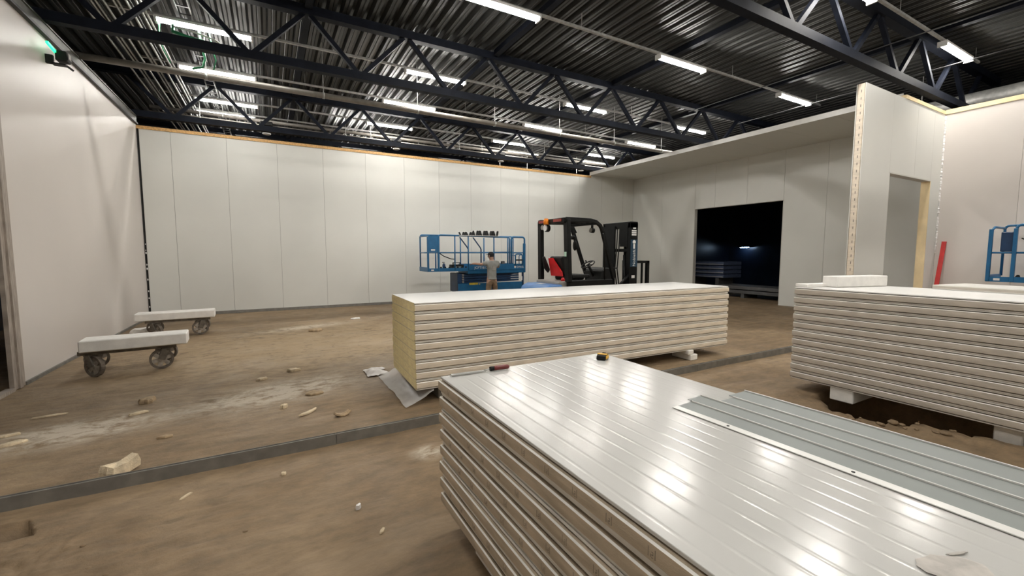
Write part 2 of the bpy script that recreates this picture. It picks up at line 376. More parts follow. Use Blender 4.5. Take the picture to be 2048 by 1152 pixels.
# partition with a doorway
PX0, PX1, PY0, PY1 = 9.14, 12.75, 3.72, 3.86
dx0, dx1, dz = 10.27, 12.22, 3.12
root = struct('wall_partition', MB().box(PX0 + .02, dx0, PY0 + .012, PY1 - .012, 0, 4.54).box(dx1, PX1, PY0 + .012, PY1 - .012, 0, 4.54).box(dx0, dx1, PY0 + .012, PY1 - .012, dz, 4.54), 'edge_foil_pale')
for x0, x1, z0 in ((PX0, dx0, 0), (dx0, 11.38, dz), (11.38, dx1, dz), (dx1, PX1, 0)):
    e = .0004 if x0 in (PX0,) else .002
    put('wall_panel', MB().box(x0 + e, x1 - e, PY0, PY0 + .012, z0, 4.55), 'wall_white', root)
    put('wall_panel', MB().box(x0 + e, x1 - e, PY1 - .012, PY1, z0, 4.55), 'wall_white', root)
m_ = MB().box(PX0 + .004, PX0 + .02, PY0 + .022, PY1 - .022, .0, 4.55)
put('panel_edge', m_, 'edge_foil_pale', root)
m_ = MB(); z = .15
while z < 4.45:
    m_.box(PX0 + .003, PX0 + .005, PY0 + .060, PY0 + .072, z, z + .045); z += .125
put('print_dashes', m_, 'print_ink', root, kind='stuff')
put('door_jamb', MB().box(dx1 - .02, dx1 + .004, PY0 - .004, PY1 + .004, 0, dz), 'timber_pale', root)
put('door_jamb', MB().box(dx0 - .002, dx0 + .02, PY0 - .001, PY1 + .001, 0, dz), 'wall_white', root)
put('door_head', MB().box(dx0, dx1, PY0 - .004, PY1 + .004, dz - .02, dz + .004), 'wall_grey', root)
struct('trim_timber_partition', MB().box(10.75, PX1, PY0 - .01, PY1, 4.55, 4.62), 'timber_pale')
# near right wall
X2 = 12.75
root = struct('wall_right_near', MB().box(X2 + .012, X2 + .13, -5.3, PY1, 0, 4.55), 'joint')
y = PY0
while y > -5.2:
    a = max(y - 1.15, -5.3); put('wall_panel', MB().box(X2, X2 + .012, a + .002, y - .002, 0, 4.55), 'wall_left_white', root); y = a
struct('trim_timber_right', MB().box(X2 - .02, X2 + .13, -5.3, PY0 - .01, 4.55, 4.64), 'timber_pale')
m_ = MB(); z = 1.6
while z < 4.5:
    r = random.uniform(.012, .024); m_.ball((X2 - .012, PY0 - .012, z), (r, r, r * random.uniform(1, 1.9)), 7, 5); z += r * random.uniform(1.3, 2.2)
tag(put('sealant_bead', m_, 'sealant'), 'lumpy white expanding foam bead in the corner beside the partition doorway', 'sealant', kind=None)
m_ = MB(); z = .1
while z < 1.9:
    r = random.uniform(.008, .016); m_.ball((XL + .024, YB - .012, z), (r, r, r * 2), 6, 4); z += random.uniform(.03, .3)
tag(put('sealant_bead', m_, 'sealant'), 'broken line of white sealant blobs in the far left corner', 'sealant')
# dark slit in the far left corner
struct('trim_corner_slit', MB().box(XL + .012, XL + .036, YB - .006, YB + .02, .05, ZT), 'black_plastic')

# ------------------------------------------------------------------ steel beam over the left wall, columns
b = thing('eaves_beam', 'grey steel channel beam lying along the top of the left wall', 'beam', (XL, 0, 4.64))
put('web', MB().box(.0, .03, 2, 13.5, .035, .17), 'beam_grey', b)
put('flange', MB().box(-.12, .055, 2, 13.5, .0, .035), 'dark_steel', b)
put('flange', MB().box(-.12, .045, 2, 13.5, .17, .19), 'beam_grey', b)
for i, (y, l) in enumerate(((3.73, 'nearest the camera'), (8.62, 'holding the middle truss'), (13.5, 'beside the far left corner'))):
    c = thing('steel_column', 'dark steel column behind the left wall, ' + l, 'column', (-3.9, y, 0), group='columns behind the left wall')
    put('flange', MB().box(-.10, -.08, -.12, .12, 0, 5.9), 'dark_steel', c)
    put('flange', MB().box(.08, .10, -.12, .12, 0, 5.9), 'beam_grey', c)
    put('web', MB().box(-.08, .08, -.01, .01, 0, 5.9), 'dark_steel', c)
    put('knee_plate', MB().prism([(.1, 4.7), (.75, 5.35), (.75, 5.5), (.1, 5.5)], 'y', .02, .035), 'wall_grey', c)

# ------------------------------------------------------------------ roof trusses
ZB, ZU = 4.9, 5.82
def truss(y, label, x0=-4.0, x1=16.0, zoff=0):
    t = thing('roof_truss', label, 'truss', (0, y, 0), group='roof trusses')
    put('bottom_chord', MB().box(-3.8, x1, -.07, .07, ZB - .075, ZB + .065), 'truss_steel', t)
    put('top_chord', MB().box(x0, x1, -.08, .08, ZU - .06, ZU + .09), 'truss_steel', t)
    k = 0; x = -1.92
    me = {}
    while x < x1 - 1:
        for s in (-1, 1):
            if s not in me:
                me[s] = MB().bar((s * .05, 0, ZB + .05), (s * .83, 0, ZU - .05), .075, .075).mesh('diagonal', 'truss_steel')
            put('diagonal', me[s], None, t, loc=(x, 0, 0))
        x += 1.765; k += 1
    return t
for i, (y, l) in enumerate(((3.77, 'dark steel lattice truss nearest the camera, crossing the upper right corner'),
              (8.68, 'dark steel lattice truss in the middle, crossing the whole ceiling from upper left'),
              (13.5, 'dark steel lattice truss just above the back wall'),
              (18.4, 'farthest dark steel lattice truss, beyond the back wall'),
              (-1.15, 'dark steel lattice truss overhead behind the camera'))):
    truss(y, l)
PUR = {}
for (ya, yb, nm) in ((3.73, 8.62, 'between the near and middle trusses'), (8.62, 13.5, 'between the middle truss and the back wall'), (13.5, 18.4, 'beyond the back wall'), (-1.15, 3.73, 'overhead at the near truss')):
    for k, x in enumerate((.75, 4.4, 7.75, 11.4)):
        put('purlin', MB().box(x - .06, x + .06, ya + .09, yb - .09, ZD - .11, ZD - .004), 'truss_steel', label='black steel tie %s, %s from the left wall' % (nm, ['first', 'second', 'third', 'fourth'][k]), cat='purlin', group='black steel ties under the roof deck')

# ------------------------------------------------------------------ strip lights, rails and pipes
ZL = 5.55
def make_light():
    t = thing('strip_light', 'x', 'light', (0, 0, ZL), group='strip lights under the roof')
    put('housing', MB().box(0, 1.42, -.07, .07, .05, .09), 'housing_white', t)
    d = MB().prism([(-.055, .048), (-.058, .030), (-.045, .012), (-.012, .010), (.0, .018), (.012, .010), (.045, .012), (.058, .030), (.055, .048)], 'x', .02, 1.40)
    put('diffuser', d, 'diffuser', t)
    put('end_cap', MB().box(-.012, .02, -.072, .072, -.01, .09), 'housing_white', t)
    put('end_cap', MB().box(1.40, 1.432, -.072, .072, -.01, .09), 'housing_white', t)
    for x in (.2, 1.22): put('bracket', MB().box(x - .02, x + .02, -.03, .03, .088, .0955), 'galvanised', t)
    return t
cols = [-1.55, 2.75, 7.07, 11.39]
cn = ['first', 'second', 'third', 'fourth']
rows = [(3.45, 'the nearest row', cols), (6.5, 'the row before the middle truss', cols[1:]),
        (9.7, 'the row just behind the middle truss', cols), (11.85, 'the row before the back wall', cols),
        (14.05, 'the row just beyond the back wall', cols), (15.25, 'the second row beyond the back wall', [-1.65, 8.35, 12.0]),
        (16.4, 'the third row beyond the back wall', [-1.65, 2.0]), (19.5, 'the farthest row', cols),
        (.5, 'the row overhead beside the camera', cols), (-2.4, 'the row behind the camera', cols)]
proto = make_light(); first = True; MEMO = {}
for y, rn, cs in rows:
    for k, x in enumerate(cs):
        l = 'white strip light, %s from the left in %s' % (cn[k], rn)
        if first: proto.location = (x, y, ZL); proto['label'] = l; first = False
        else:
            t = dup(proto, (x, y, ZL), 0, l)
            if x < -1 or (y == 11.85 and 5 < x < 9):
                for c_ in t.children:
                    if c_.name.startswith('diffuser'):
                        if 'dim' not in MEMO: MEMO['dim'] = c_.data.copy(); MEMO['dim'].materials[0] = M['diffuser_dim']
                        c_.data = MEMO['dim']
    r = thing('light_rail', 'thin grey rail over the strip lights of ' + rn, 'rail', (0, y, ZL + .115), 0, 'cable rails of the strip lights')
    put('tray', MB().box(-2.2, 13.4, -.022, .022, -.02, .02), 'galvanised', r)
    if 'rod' not in MEMO: MEMO['rod'] = MB().box(-.004, .004, -.004, .004, .02, ZD - ZL - .115).mesh('hanger_rod', 'galvanised')
    for x in (-1.9, .9, 5.1, 9.5, 13.2): put('hanger_rod', MEMO['rod'], None, r, (x, 0, 0))
def pipe(name, label, pts, r, m, brackets=()):
    t = thing(name, label, 'pipe', pts[0])
    o = Vector(pts[0])
    put('tube', MB().tube([Vector(p) - o for p in pts], r, 12), m, t)
    if brackets:
        h = MB().box(-.006, .006, -.006, .006, r * .8, ZD - pts[0][2]).mesh('hanger_rod', 'galvanised')
        c = MB().tube([(-.02, 0, 0), (.02, 0, 0)], r * 1.12, 12).mesh('clamp', 'galvanised')
        for x in brackets:
            q = (x - o.x, 0, 0); put('hanger_rod', h, None, t, q); put('clamp', c, None, t, q)
    return t
pipe('sprinkler_pipe', 'long grey sprinkler pipe crossing from the top of the left wall below the middle truss', [(XL - .06, 9.98, 4.86), (15, 9.98, 4.86)], .058, 'pipe_grey', (-.9, 1.1, 3.1, 5.1, 7.1, 9.1, 11.1))
pipe('sprinkler_pipe', 'upper grey pipe running along just beyond the back wall top', [(-2.6, 14.75, 5.42), (15, 14.75, 5.42)], .05, 'pipe_grey', (-1, 3, 7, 11))
pipe('sprinkler_pipe', 'lower grey pipe beyond the back wall holding the black floodlights', [(-2.6, 14.5, 5.20), (15, 14.5, 5.20)], .06, 'pipe_grey', (-1.5, 2.2, 6, 9.6))
for k in range(9):
    x = -2.48 + k * .105 + .03 * math.sin(k * 2.1)
    put('conduit', MB().tube([(x, -3, 5.62 + .02 * (k % 3)), (x, 22, 5.62 + .02 * (k % 3))], .021, 6), 'galvanised', label='thin galvanised conduit under the roof at upper left, %s from the left wall' % ['first', 'second', 'third', 'fourth', 'fifth', 'sixth', 'seventh', 'eighth', 'ninth'][k], cat='conduit', group='conduits under the roof along the left wall')
tr = thing('cable_tray', 'dark cable tray under the roof at upper left beside the conduits', 'cable tray', (-1.12, 0, 5.72))
put('side_rail', MB().box(-.1, -.085, -3, 22, 0, .07), 'dark_steel', tr)
put('side_rail', MB().box(.085, .1, -3, 22, 0, .07), 'beam_grey', tr)
rg = MB(); y = -3
while y < 22: rg.box(-.085, .085, y, y + .03, 0, .012); y += .3
put('rung', rg, 'dark_steel', tr, kind='stuff')
for (x, ya, nm) in ((9.9, -1, 'first'), (12.05, -1, 'second')):
    put('conduit', MB().tube([(x, -1, 5.35), (x, 8.0, 5.35)], .011, 6), 'dark_steel', label='thin grey conduit running away over the near truss at upper right, ' + ('left one' if x < 10 else 'right one'), cat='conduit')
# green and white cables that hang at the upper left
cb = thing('cable_bundle', 'loops of green and white cable hanging below the strip light at upper left', 'cable', (-1.2, 9.4, 5.2))
put('green_cable', MB().tube([(-.1, .3, .36), (-.09, .1, .25), (-.08, 0, .12), (.15, -.1, .03), (.45, -.1, .0), (.62, 0, -.06)], .028, 7), 'cable_green', cb, label='green cable')
put('white_cable', MB().tube([(-.12, .3, .36), (-.12, .2, .3), (-.05, 0, .2), (.2, -.1, .14), (.5, -.1, .08), (.75, 0, -.05)], .014, 6), 'cable_white', cb, label='white cable')
put('green_cable', MB().tube([(.25, .3, .35), (.28, .3, .05), (.32, .3, -.12), (.28, .3, -.28), (.12, .3, -.34)], .02, 6), 'cable_green', cb, label='green cable')
put('green_cable', MB().tube([(.4, .3, .35), (.44, .3, .05), (.48, .3, -.12), (.44, .3, -.3)], .012, 6), 'cable_green', cb, label='green cable')
put('green_cable', MB().tube([(-.3, .3, .36), (-.32, .3, .1), (-.27, .3, -.1), (-.18, .3, -.3)], .012, 6), 'cable_green', cb, label='green cable')
# black floodlights
def flood():
    t = thing('floodlight', 'x', 'floodlight', (0, 0, 0), group='black floodlights above the back wall')
    put('clamp', MB().box(-.16, .16, -.1, .1, .10, .22), 'black_plastic', t, bevel=.02)
    put('yoke', MB().box(-.14, -.11, -.02, .02, -.1, .12).box(.11, .14, -.02, .02, -.1, .12), 'black_paint', t)
    put('lamp_head', MB().tube([(0, -.02, -.10), (0, -.02, .0), (0, -.02, .05)], [.115, .1, .05], 14), 'black_plastic', t)
    put('lens', MB().tube([(0, -.02, -.13), (0, -.02, -.10)], [.1, .11], 14), 'housing_white', t)
    return t
f0 = flood()
for k, x in enumerate((.05, 3.72, 7.57, 11.3)):
    l = 'black floodlight hanging from the pipe above the back wall, %s from the left' % cn[k]
    if k == 0: f0.location = (x, 14.35, 5.08); f0['label'] = l
    else: dup(f0, (x, 14.35, 5.08), 0, l)
cr = MB().box(-.06, .06, 0, .16, -.06, .16)
t = thing('air_duct', 'long dull grey duct lying low beyond the back wall top at right', 'duct', (6.6, 15.8, 4.95))
for x in (1.7, 3.0, 5.6): put('hanger_rod', MB().box(x - .008, x + .008, -.008, .008, .15, ZD - 4.95), 'galvanised', t)
put('duct_body', MB().tube([(0, 0, 0), (6.4, 0, 0)], .17, 16), 'galvanised', t)
put('duct_collar', MB().tube([(1.5, 0, 0), (1.56, 0, 0)], .185, 16).tube([(4, 0, 0), (4.06, 0, 0)], .185, 16), 'galvanised', t)
t = thing('air_duct', 'grey round duct under the roof behind the near right wall', 'duct', (14.2, -1, 5.05))
put('duct_body', MB().tube([(0, -2, 0), (0, 6.5, 0)], .2, 16), 'galvanised', t)
for y in (-1.2, 2.2, 5.6): put('hanger_rod', MB().box(-.008, .008, y - .008, y + .008, .18, ZD - 5.05), 'galvanised', t)
put('duct_collar', MB().tube([(0, 1.5, 0), (0, 1.58, 0)], .22, 16), 'galvanised', t)

# ------------------------------------------------------------------ laser level on the left wall
ls = thing('laser_level', 'small black laser level with a green lit window on the left wall top', 'laser level', (XL + .06, 8.80, 4.41))
put('wall_bracket', MB().box(-.06, .02, -.05, .0, -.12, .0).box(.0, .15, -.05, .05, -.12, -.10).bar((.13, -.02, -.1), (.20, .06, -.15), .02), 'black_plastic', ls)
put('body', MB().prism([(.05, -.07), (.17, -.07), (.19, -.03), (.17, .07), (.07, .07), (.05, .03)], 'y', -.075, .075), 'black_plastic', ls, bevel=.008)
put('front_plate', MB().box(.172, .188, -.045, .045, -.03, .05), 'hood_grey', ls)
put('laser_window', MB().ball((.10, .03, .075), (.03, .03, .02), 8, 6), 'laser_green', ls, label='lit green window')
put('laser_line', MB().bar((.03, -.24, .10), (.06, -.03, .03), .03, .03), 'laser_green', ls, label='green lit bar')

# ------------------------------------------------------------------ panel stacks
def core_prof(w, h, lip=.011):
    # half-profile of the long edge: body behind the folded sheet, recess, foiled tongue with chamfered corners, recess
    R = [(-.014, .0014), (-.014, lip), (-.045, lip + .001), (-.045, lip + .0075), (-.004, lip + .008), (.002, lip + .013), (.003, h * .5), (.002, h - lip - .013), (-.004, h - lip - .008), (-.045, h - lip - .0075), (-.045, h - lip - .001), (-.014, h - lip), (-.014, h - .0014)]
    return [(-a, z) for a, z in R], [(w + a, z) for a, z in R]
def skin_prof(w, h, lip, up, ribs=False):
    # thin steel sheet with folded lips along both long edges
    e = .012; q = .0012
    if up:
        topl = []
        if ribs:
            x = e + .03
            while x < w - e - .03:
                topl += [(x, h), (x + .007, h - .0005), (x + .010, h - .0005), (x + .017, h)]; x += .0735
        return [(e, h - lip), (e, h - .0015), (e + .0015, h)] + topl + [(w - e - .0015, h), (w - e, h - .0015), (w - e, h - lip), (w - e - .002, h - lip), (w - e - .002, h - q - .001), (e + .002, h - q - .001), (e + .002, h - lip)]
    return [(e, 0), (e, lip), (e + .002, lip), (e + .002, q), (w - e - .002, q), (w - e - .002, lip), (w - e, lip), (w - e, 0)]
def stack(group, where, origin, rot, axis_len, w, n, pitch, foil, ribs_top, jit, prints=0):
    """panels lie along local y (0..axis_len), width along local x"""
    h = pitch - .0015; lip = .0105
    L, R = core_prof(w, h, lip)
    cache = {}
    for k in range(n):
        z = origin[2] + (n - 1 - k) * pitch
        jx = random.uniform(-jit, jit); jy = random.uniform(-jit, jit)
        c, s = math.cos(rot), math.sin(rot)
        t = thing('sandwich_panel', '%s white insulated panel %s%s' % (ORD[k], 'of ' if k == 0 else 'from the top of ', where), 'panel',
                  (origin[0] + c * jx - s * jy, origin[1] + s * jx + c * jy, z), rot, group)
        if 'core' not in cache:
            prof = L + list(reversed(R)); n_ = len(prof); em = [0] * n_
            for q in (4, 7, n_ - 6, n_ - 9): em[q] = 2
            mbc = MB().prism(prof, 'y', 0, axis_len, 0, 1, emis=em)
            cache['core'] = mbc.mesh('foam_core', [foil, 'yellow_foam', 'panel_lip'])
            cache['bot'] = MB().prism(skin_prof(w, h, lip, False), 'y', .005, axis_len - .005).mesh('bottom_skin', 'panel_lip')
            cache['top'] = MB().prism(skin_prof(w, h, lip, True), 'y', .005, axis_len - .005).mesh('top_skin', 'panel_lip')
            cache['topm'] = MB().prism(skin_prof(w, h, lip, True, ribs_top), 'y', 0, axis_len).mesh('top_skin', 'panel_coat_shaded' if ribs_top else 'panel_coat_lit')
            if prints:
                pm = MB()
                def mark(y, flip):
                    for a, zz, ww, hh in ((0, .0, .0022, .026), (.020, .0, .0022, .026), (.007, .015, .006, .0022), (.007, .0, .006, .0022), (.006, .008, .0018, .008), (.0125, .002, .0018, .008), (.007, .0075, .006, .0022)):
                        pm.box(-.0036, -.0028, y + a * 1.1, y + a * 1.1 + ww * .7, h * .5 - .013 + zz, h * .5 - .013 + zz + hh)
                y = axis_len - .17
                while y > .3: mark(y, 0); y -= .155
                cache['print'] = pm.mesh('printed_mark', 'print_ink')
        put('foam_core', cache['core'], None, t)
        put('bottom_skin', cache['bot'], None, t)
        put('top_skin', cache['topm'] if k == 0 else cache['top'], None, t)
        if prints and (k % 2 == 0 or k == 3):
            o = put('printed_mark', cache['print'], None, t, loc=(0, -.13 * (k % 3), 0), kind='stuff')
# foreground stack
FZ = .155; FP = .094; FN = 8
stack('panels of the foreground stack', 'the foreground stack', (.80, -2.6, FZ), 0, 4.86, 1.20, FN, FP, 'edge_foil', True, .004, prints=1)
FT = FZ + FN * FP
# middle stack (long axis along X): local y -> world X
MZ = .15; MP = .1033; MN = 9
rot = -PI / 2 - math.radians(1.9)
c, s = math.cos(rot), math.sin(rot)
# local y = +X direction, local x = -Y direction ; origin at the far left corner
nl = Vector((1.285, 4.345, 0)); wdir = Vector((c, s, 0))
og = nl - wdir * 1.12
stack('panels of the middle stack', 'the middle stack in front of the forklift', (og.x, og.y, MZ), rot, 4.96, 1.12, MN, MP, 'edge_foil_pale', False, .003)
# right stack
RZ = .13; RP = .0975; RN = 11
stack('panels of the right stack', 'the right hand stack over the pit', (5.32, -3.4, RZ), 0, 6.14, 1.15, RN, RP, 'edge_foil_grey', False, .003)
RT = RZ + RN * RP
t = thing('sandwich_panel', 'loose thin white panel lying crooked on top of the right hand stack', 'panel', (5.70, -2.3, RT + .001), math.radians(-9))
put('foam_core', MB().box(.003, .62, 0, 4.2, .008, .035), 'edge_foil_grey', t)
put('bottom_skin', MB().box(0, .62, 0, 4.2, 0, .008), 'panel_lip', t)
put('top_skin', MB().box(0, .62, 0, 4.2, .035, .045), 'panel_lip', t)

def foam_block(name, label, loc, size, rotz=0, group=None, m='white_foam', bev=.008):
    return put(name, MB().box(-size[0] / 2, size[0] / 2, -size[1] / 2, size[1] / 2, 0, size[2]), m, None, loc, (0, 0, rotz), bevel=bev, label=label, cat='foam', group=group)
# supports
foam_block('foam_block', 'upper white foam bearer touching the right end of the middle stack', (5.42, 4.36, .085), (.12, .34, .065), math.radians(-2))
foam_block('foam_block', 'lower white foam bearer on the floor under the right end of the middle stack', (5.48, 4.36, -.004), (.15, .36, .087), math.radians(-2))
foam_block('foam_block', 'pale foam bearer under the middle of the middle stack', (3.9, 4.85, -.004), (.2, .9, .153), math.radians(-2), m='wall_grey')
foam_block('foam_block', 'grey bearer under the left end of the middle stack beside the plastic film', (1.72, 4.85, -.004), (.3, .85, .153), math.radians(-2), m='channel_grey')
foam_block('foam_block', 'white foam bearer under the far end of the right hand stack at the pit edge', (5.9, 2.22, -.012), (1.12, .22, .142))
foam_block('foam_block', 'white foam bearer under the right hand stack at the right picture edge', (5.95, 1.02, -.46), (1.1, .17, .59))
foam_block('foam_block', 'white foam bearer under the near end of the right hand stack, out of frame', (5.9, -2.5, -.012), (1.12, .22, .142))
for k, y in enumerate((1.9, .2, -1.9)):
    foam_block('foam_block', 'white foam bearer under the foreground stack, ' + ['far one', 'middle one', 'near one'][k], (1.42, y, -.01), (1.05, .2, FZ + .01))
# foam on top of the right stack
foam_block('foam_slab', 'white foam slab lying on the right hand stack near its left end', (6.06, 2.45, RT + .001), (.80, .18, .125), math.radians(-13))
foam_block('foam_slab', 'thin flat white foam piece left of the slab on the right hand stack', (5.60, 2.66, RT + .001), (.46, .14, .035), math.radians(-10), bev=.004)

# flashing trims on the foreground stack
def trim(k, x0, x1, y1, label):
    t = thing('flashing_trim', label, 'trim', (x0 + 3.0 * .0195, -2.7, FT + .001 + .0028 * k), math.radians(1.12), 'grey flashing trims on the foreground stack')
    L = y1 + 2.7; w = x1 - x0
    put('face', MB().prism([(0, 0), (w, 0), (w, .0022), (0, .0022)], 'y', 0, L), 'trim_bluegrey', t)
    put('lip', MB().prism([(w - .005, .0022), (w - .001, .0022), (w - .0005, .0075), (w - .003, .009), (w - .0055, .0075)], 'y', 0, L), 'trim_white', t)  # white colour paints the light caught by the raised grey edge
    if k == 0:
        put('flange', MB().prism([(-.036, 0), (0, 0), (0, .003), (-.036, .003)], 'y', -.0, L), 'trim_white', t)
        h = MB().cyl((0, 0, .003), (0, 0, .0045), .0055, 10).mesh('screw', 'black_plastic')
        for yy in (1.03, .61, .19, -.23): put('screw', h, None, t, (-.019, yy + 2.7, 0))
    return t
trim(0, 1.600, 1.703, 1.285, 'grey flashing trim with a white screw flange, leftmost of four on the foreground stack')
trim(1, 1.705, 1.805, 1.315, 'grey flashing trim second from left of four on the foreground stack')
trim(2, 1.807, 1.908, 1.22, 'grey flashing trim third from left of four on the foreground stack')
trim(3, 1.910, 2.040, 1.245, 'grey flashing trim rightmost of four, overhanging the edge of the foreground stack')

# tools on the foreground stack
t = thing('wood_chisel', 'long steel file with a dark red handle on the far edge of the foreground stack', 'chisel', (.86, 2.232, FT + .0005), math.radians(-3))
put('blade', MB().prism([(0, -.012), (.13, -.012), (.21, -.007), (.215, .007), (.13, .012), (0, .012)], 'z', .003, .010), 'blade_steel', t)
put('shank', MB().cyl((.2, 0, .010), (.252, 0, .013), .005, 8), 'blade_steel', t)
put('ferrule', MB().tube([(.238, 0, .0135), (.262, 0, .0135)], .0135, 12), 'black_plastic', t)
put('handle', MB().tube([(.258, 0, .0135), (.275, 0, .0145), (.33, 0, .0145), (.355, 0, .0135), (.362, 0, .0135)], [.0125, .0145, .0145, .013, .006], 12), 'handle_red', t, label='dark red handle')
t = thing('tape_measure', 'yellow and black tape measure near the far corner of the foreground stack', 'tape measure', (1.87, 2.12, FT + .0005), math.radians(30))
put('case', MB().prism([(-.04, 0), (.04, 0), (.042, .010), (.036, .026), (.018, .034), (-.018, .034), (-.036, .026), (-.042, .010)], 'y', -.03, .03), 'black_plastic', t, bevel=.005, seg=2)
put('yellow_side', MB().box(-.026, .026, -.0325, -.029, .006, .027), 'tape_yellow', t)
put('yellow_band', MB().box(-.022, .008, -.031, .031, .031, .0365), 'tape_yellow', t, bevel=.002)
put('tape_hook', MB().box(.040, .052, -.011, .011, .003, .010), 'blade_steel', t)
put('lock_button', MB().box(.018, .034, -.012, .012, .026, .038), 'black_plastic', t, bevel=.003)
# foam smear at the lower right of the top panel
def scrap_mesh(L, Wd, H, seed, n=14, mats='cream_foam', curl=0, jag=1.0):
    rnd = random.Random(seed); b_ = []
    for k in range(n):
        a = 2 * PI * k / n; r = 1 + jag * rnd.uniform(-.28, .18)
        b_.append((L * .5 * math.cos(a) * r, Wd * .5 * math.sin(a) * r))
    m_ = MB(); vs = [];
    for sc, zz in ((1, .0), (1.02, .45), (.9, .9)):
        for x, y in b_:
            cz = curl * (x / (L * .5)) ** 2
            vs.append((x * sc, y * sc, max(0, H * zz * (1 + rnd.uniform(-.15, .15))) + cz))
    fs = []
    for j in range(2):
        for k in range(n): fs.append((j * n + k, j * n + (k + 1) % n, (j + 1) * n + (k + 1) % n, (j + 1) * n + k))
    vs.append((0, 0, H * 1.05)); ci = len(vs) - 1
    for k in range(n): fs.append((2 * n + k, 2 * n + (k + 1) % n, ci))
    fs.append(tuple(reversed(range(n)))); m_.add(vs, fs, 0, False)
    return m_.mesh('scrap', mats)
put('foam_smear', scrap_mesh(.15, .085, .004, 3, 26, 'stain', 0, .3), None, None, (1.285, .30, FT + .0003), (0, 0, -.5), label='dried pale foam smear on the foreground stack at the lower right edge', cat='smear')
put('foam_smear', scrap_mesh(.06, .007, .0025, 5, 12, 'stain'), None, None, (1.355, .315, FT + .0004), (0, 0, -.35), label='thin dried streak right of the pale smear on the foreground stack', cat='smear')

# ------------------------------------------------------------------ base channel on the floor
for x0, x1, l in ((-3.4, .42, 'left length of grey steel base channel lying across the dirt floor'), (.424, 5.0, 'middle length of grey steel base channel running behind the foreground stack'), (5.004, 9.1, 'right length of grey steel base channel leading to the partition')):
    t = thing('base_channel', l, 'channel', (x0, 3.765, -.008), 0, 'grey base channel on the floor')
    put('front_flange', MB().box(0, x1 - x0, 0, .004, 0, .092), 'channel_grey', t)
    put('back_flange', MB().box(0, x1 - x0, .036, .040, 0, .092), 'channel_grey', t)
    put('web', MB().box(0, x1 - x0, .004, .036, .078, .084), 'channel_grey', t)

# ------------------------------------------------------------------ plastic film at the middle stack
def film(x0, y0, L, Wd, seed, n=16, m=10, zf=None):
    vs = []; fs = []
    for j in range(m + 1):
        for i in range(n + 1):
            u = i / n; v = j / m
            x = x0 + Wd * v * (1 + .15 * math.sin(u * 9)); y = y0 + L * u
            z = (zf(u, v) if zf else .01) + .02 * abs(noise.noise(Vector((u * 7 + seed, v * 6, seed)))) + .012 * abs(noise.noise(Vector((u * 17, v * 15, seed))))
            vs.append((x + .03 * noise.noise(Vector((u * 6, v * 6, seed + 3))), y + .03 * noise.noise(Vector((u * 5, v * 5, seed + 8))), z))
    for j in range(m):
        for i in range(n): fs.append((j * (n + 1) + i, j * (n + 1) + i + 1, (j + 1) * (n + 1) + i + 1, (j + 1) * (n + 1) + i))
    return MB().add(vs, fs, 0, True)
o = put('plastic_film', film(1.16, 4.30, 1.3, .30, 4, zf=lambda u, v: .004 + .135 * v ** 1.3), 'plastic_film', label='crumpled clear plastic film hanging under the yellow end of the middle stack', cat='plastic film')
o = put('plastic_film', film(1.04, 5.64, .36, .25, 9, zf=lambda u, v: .005 + .05 * math.sin(v * 3) * math.sin(u * 3)), 'plastic_white', label='crumpled white plastic lump on the floor behind the yellow stack end', cat='plastic film')

# ------------------------------------------------------------------ dollies with foam slabs
def dolly(loc, rotz, label):
    t = thing('dolly', label, 'dolly', loc, rotz, 'steel dollies by the left wall')
    f = MB()
    for y in (-.27, .27): f.box(-.5, .5, y - .03, y + .03, .285, .335)
    for x in (-.45, .0, .45): f.box(x - .03, x + .03, -.24, .24, .29, .33)
    put('frame', f, 'dolly_steel', t)
    for (x, y, a) in ((-.38, -.27, 2.4), (.38, -.27, .135), (-.38, .27, .3), (.38, .27, -.25)):
        ca = put('caster', MB().cyl((0, 0, .272), (0, 0, .285), .055, 12).bar((0, -.05, .272), (-.05, -.04, .135), .016, .08, up=(1, 0, 0)).bar((0, .05, .272), (-.05, .04, .135), .016, .08, up=(1, 0, 0)).box(-.04, .04, -.06, .06, .270, .280), 'dolly_steel', t, (x, y, 0), (0, 0, a))
        w = MB(); R_ = .135
        # tyre ring, hub and six spokes
        ring = []
        for rr, yy in ((R_, -.026), (R_, .026), (R_ - .028, .026), (R_ - .028, -.026)): ring.append((rr, yy))
        n = 24; vs = []; fs = []
        for k in range(n):
            an = 2 * PI * k / n
            for rr, yy in ring: vs.append((-.05 + rr * math.cos(an), yy, .135 + rr * math.sin(an)))
        for k in range(n):
            for q in range(4): fs.append((k * 4 + q, k * 4 + (q + 1) % 4, ((k + 1) % n) * 4 + (q + 1) % 4, ((k + 1) % n) * 4 + q))
        w.add(vs, fs, 1)
        w.cyl((-.05, -.036, .135), (-.05, .036, .135), .03, 14, 0)
        for k in range(6):
            an = PI / 3 * k + .3
            w.bar((-.05 + .02 * math.cos(an), 0, .135 + .02 * math.sin(an)), (-.05 + (R_ - .02) * math.cos(an), 0, .135 + (R_ - .02) * math.sin(an)), .05, .03, 0, up=(0, 1, 0))
        put('spoked_wheel', w, ['dolly_wheel', 'dusty_wheel'], ca)
    return t
d1 = dolly((-1.72, 7.74, 0), math.radians(4), 'grey steel dolly with spoked wheels, nearer one by the left wall')
d2 = dup(d1, (-1.60, 10.55, 0), math.radians(3), 'grey steel dolly with spoked wheels, farther one near the left corner')
foam_block('foam_slab', 'white foam slab lying on the nearer dolly', (-1.62, 7.52, .336), (1.10, .36, .15), math.radians(4), bev=.012)
foam_block('foam_slab', 'white foam slab lying on the farther dolly', (-1.62, 10.36, .336), (1.22, .36, .14), math.radians(3), bev=.012)
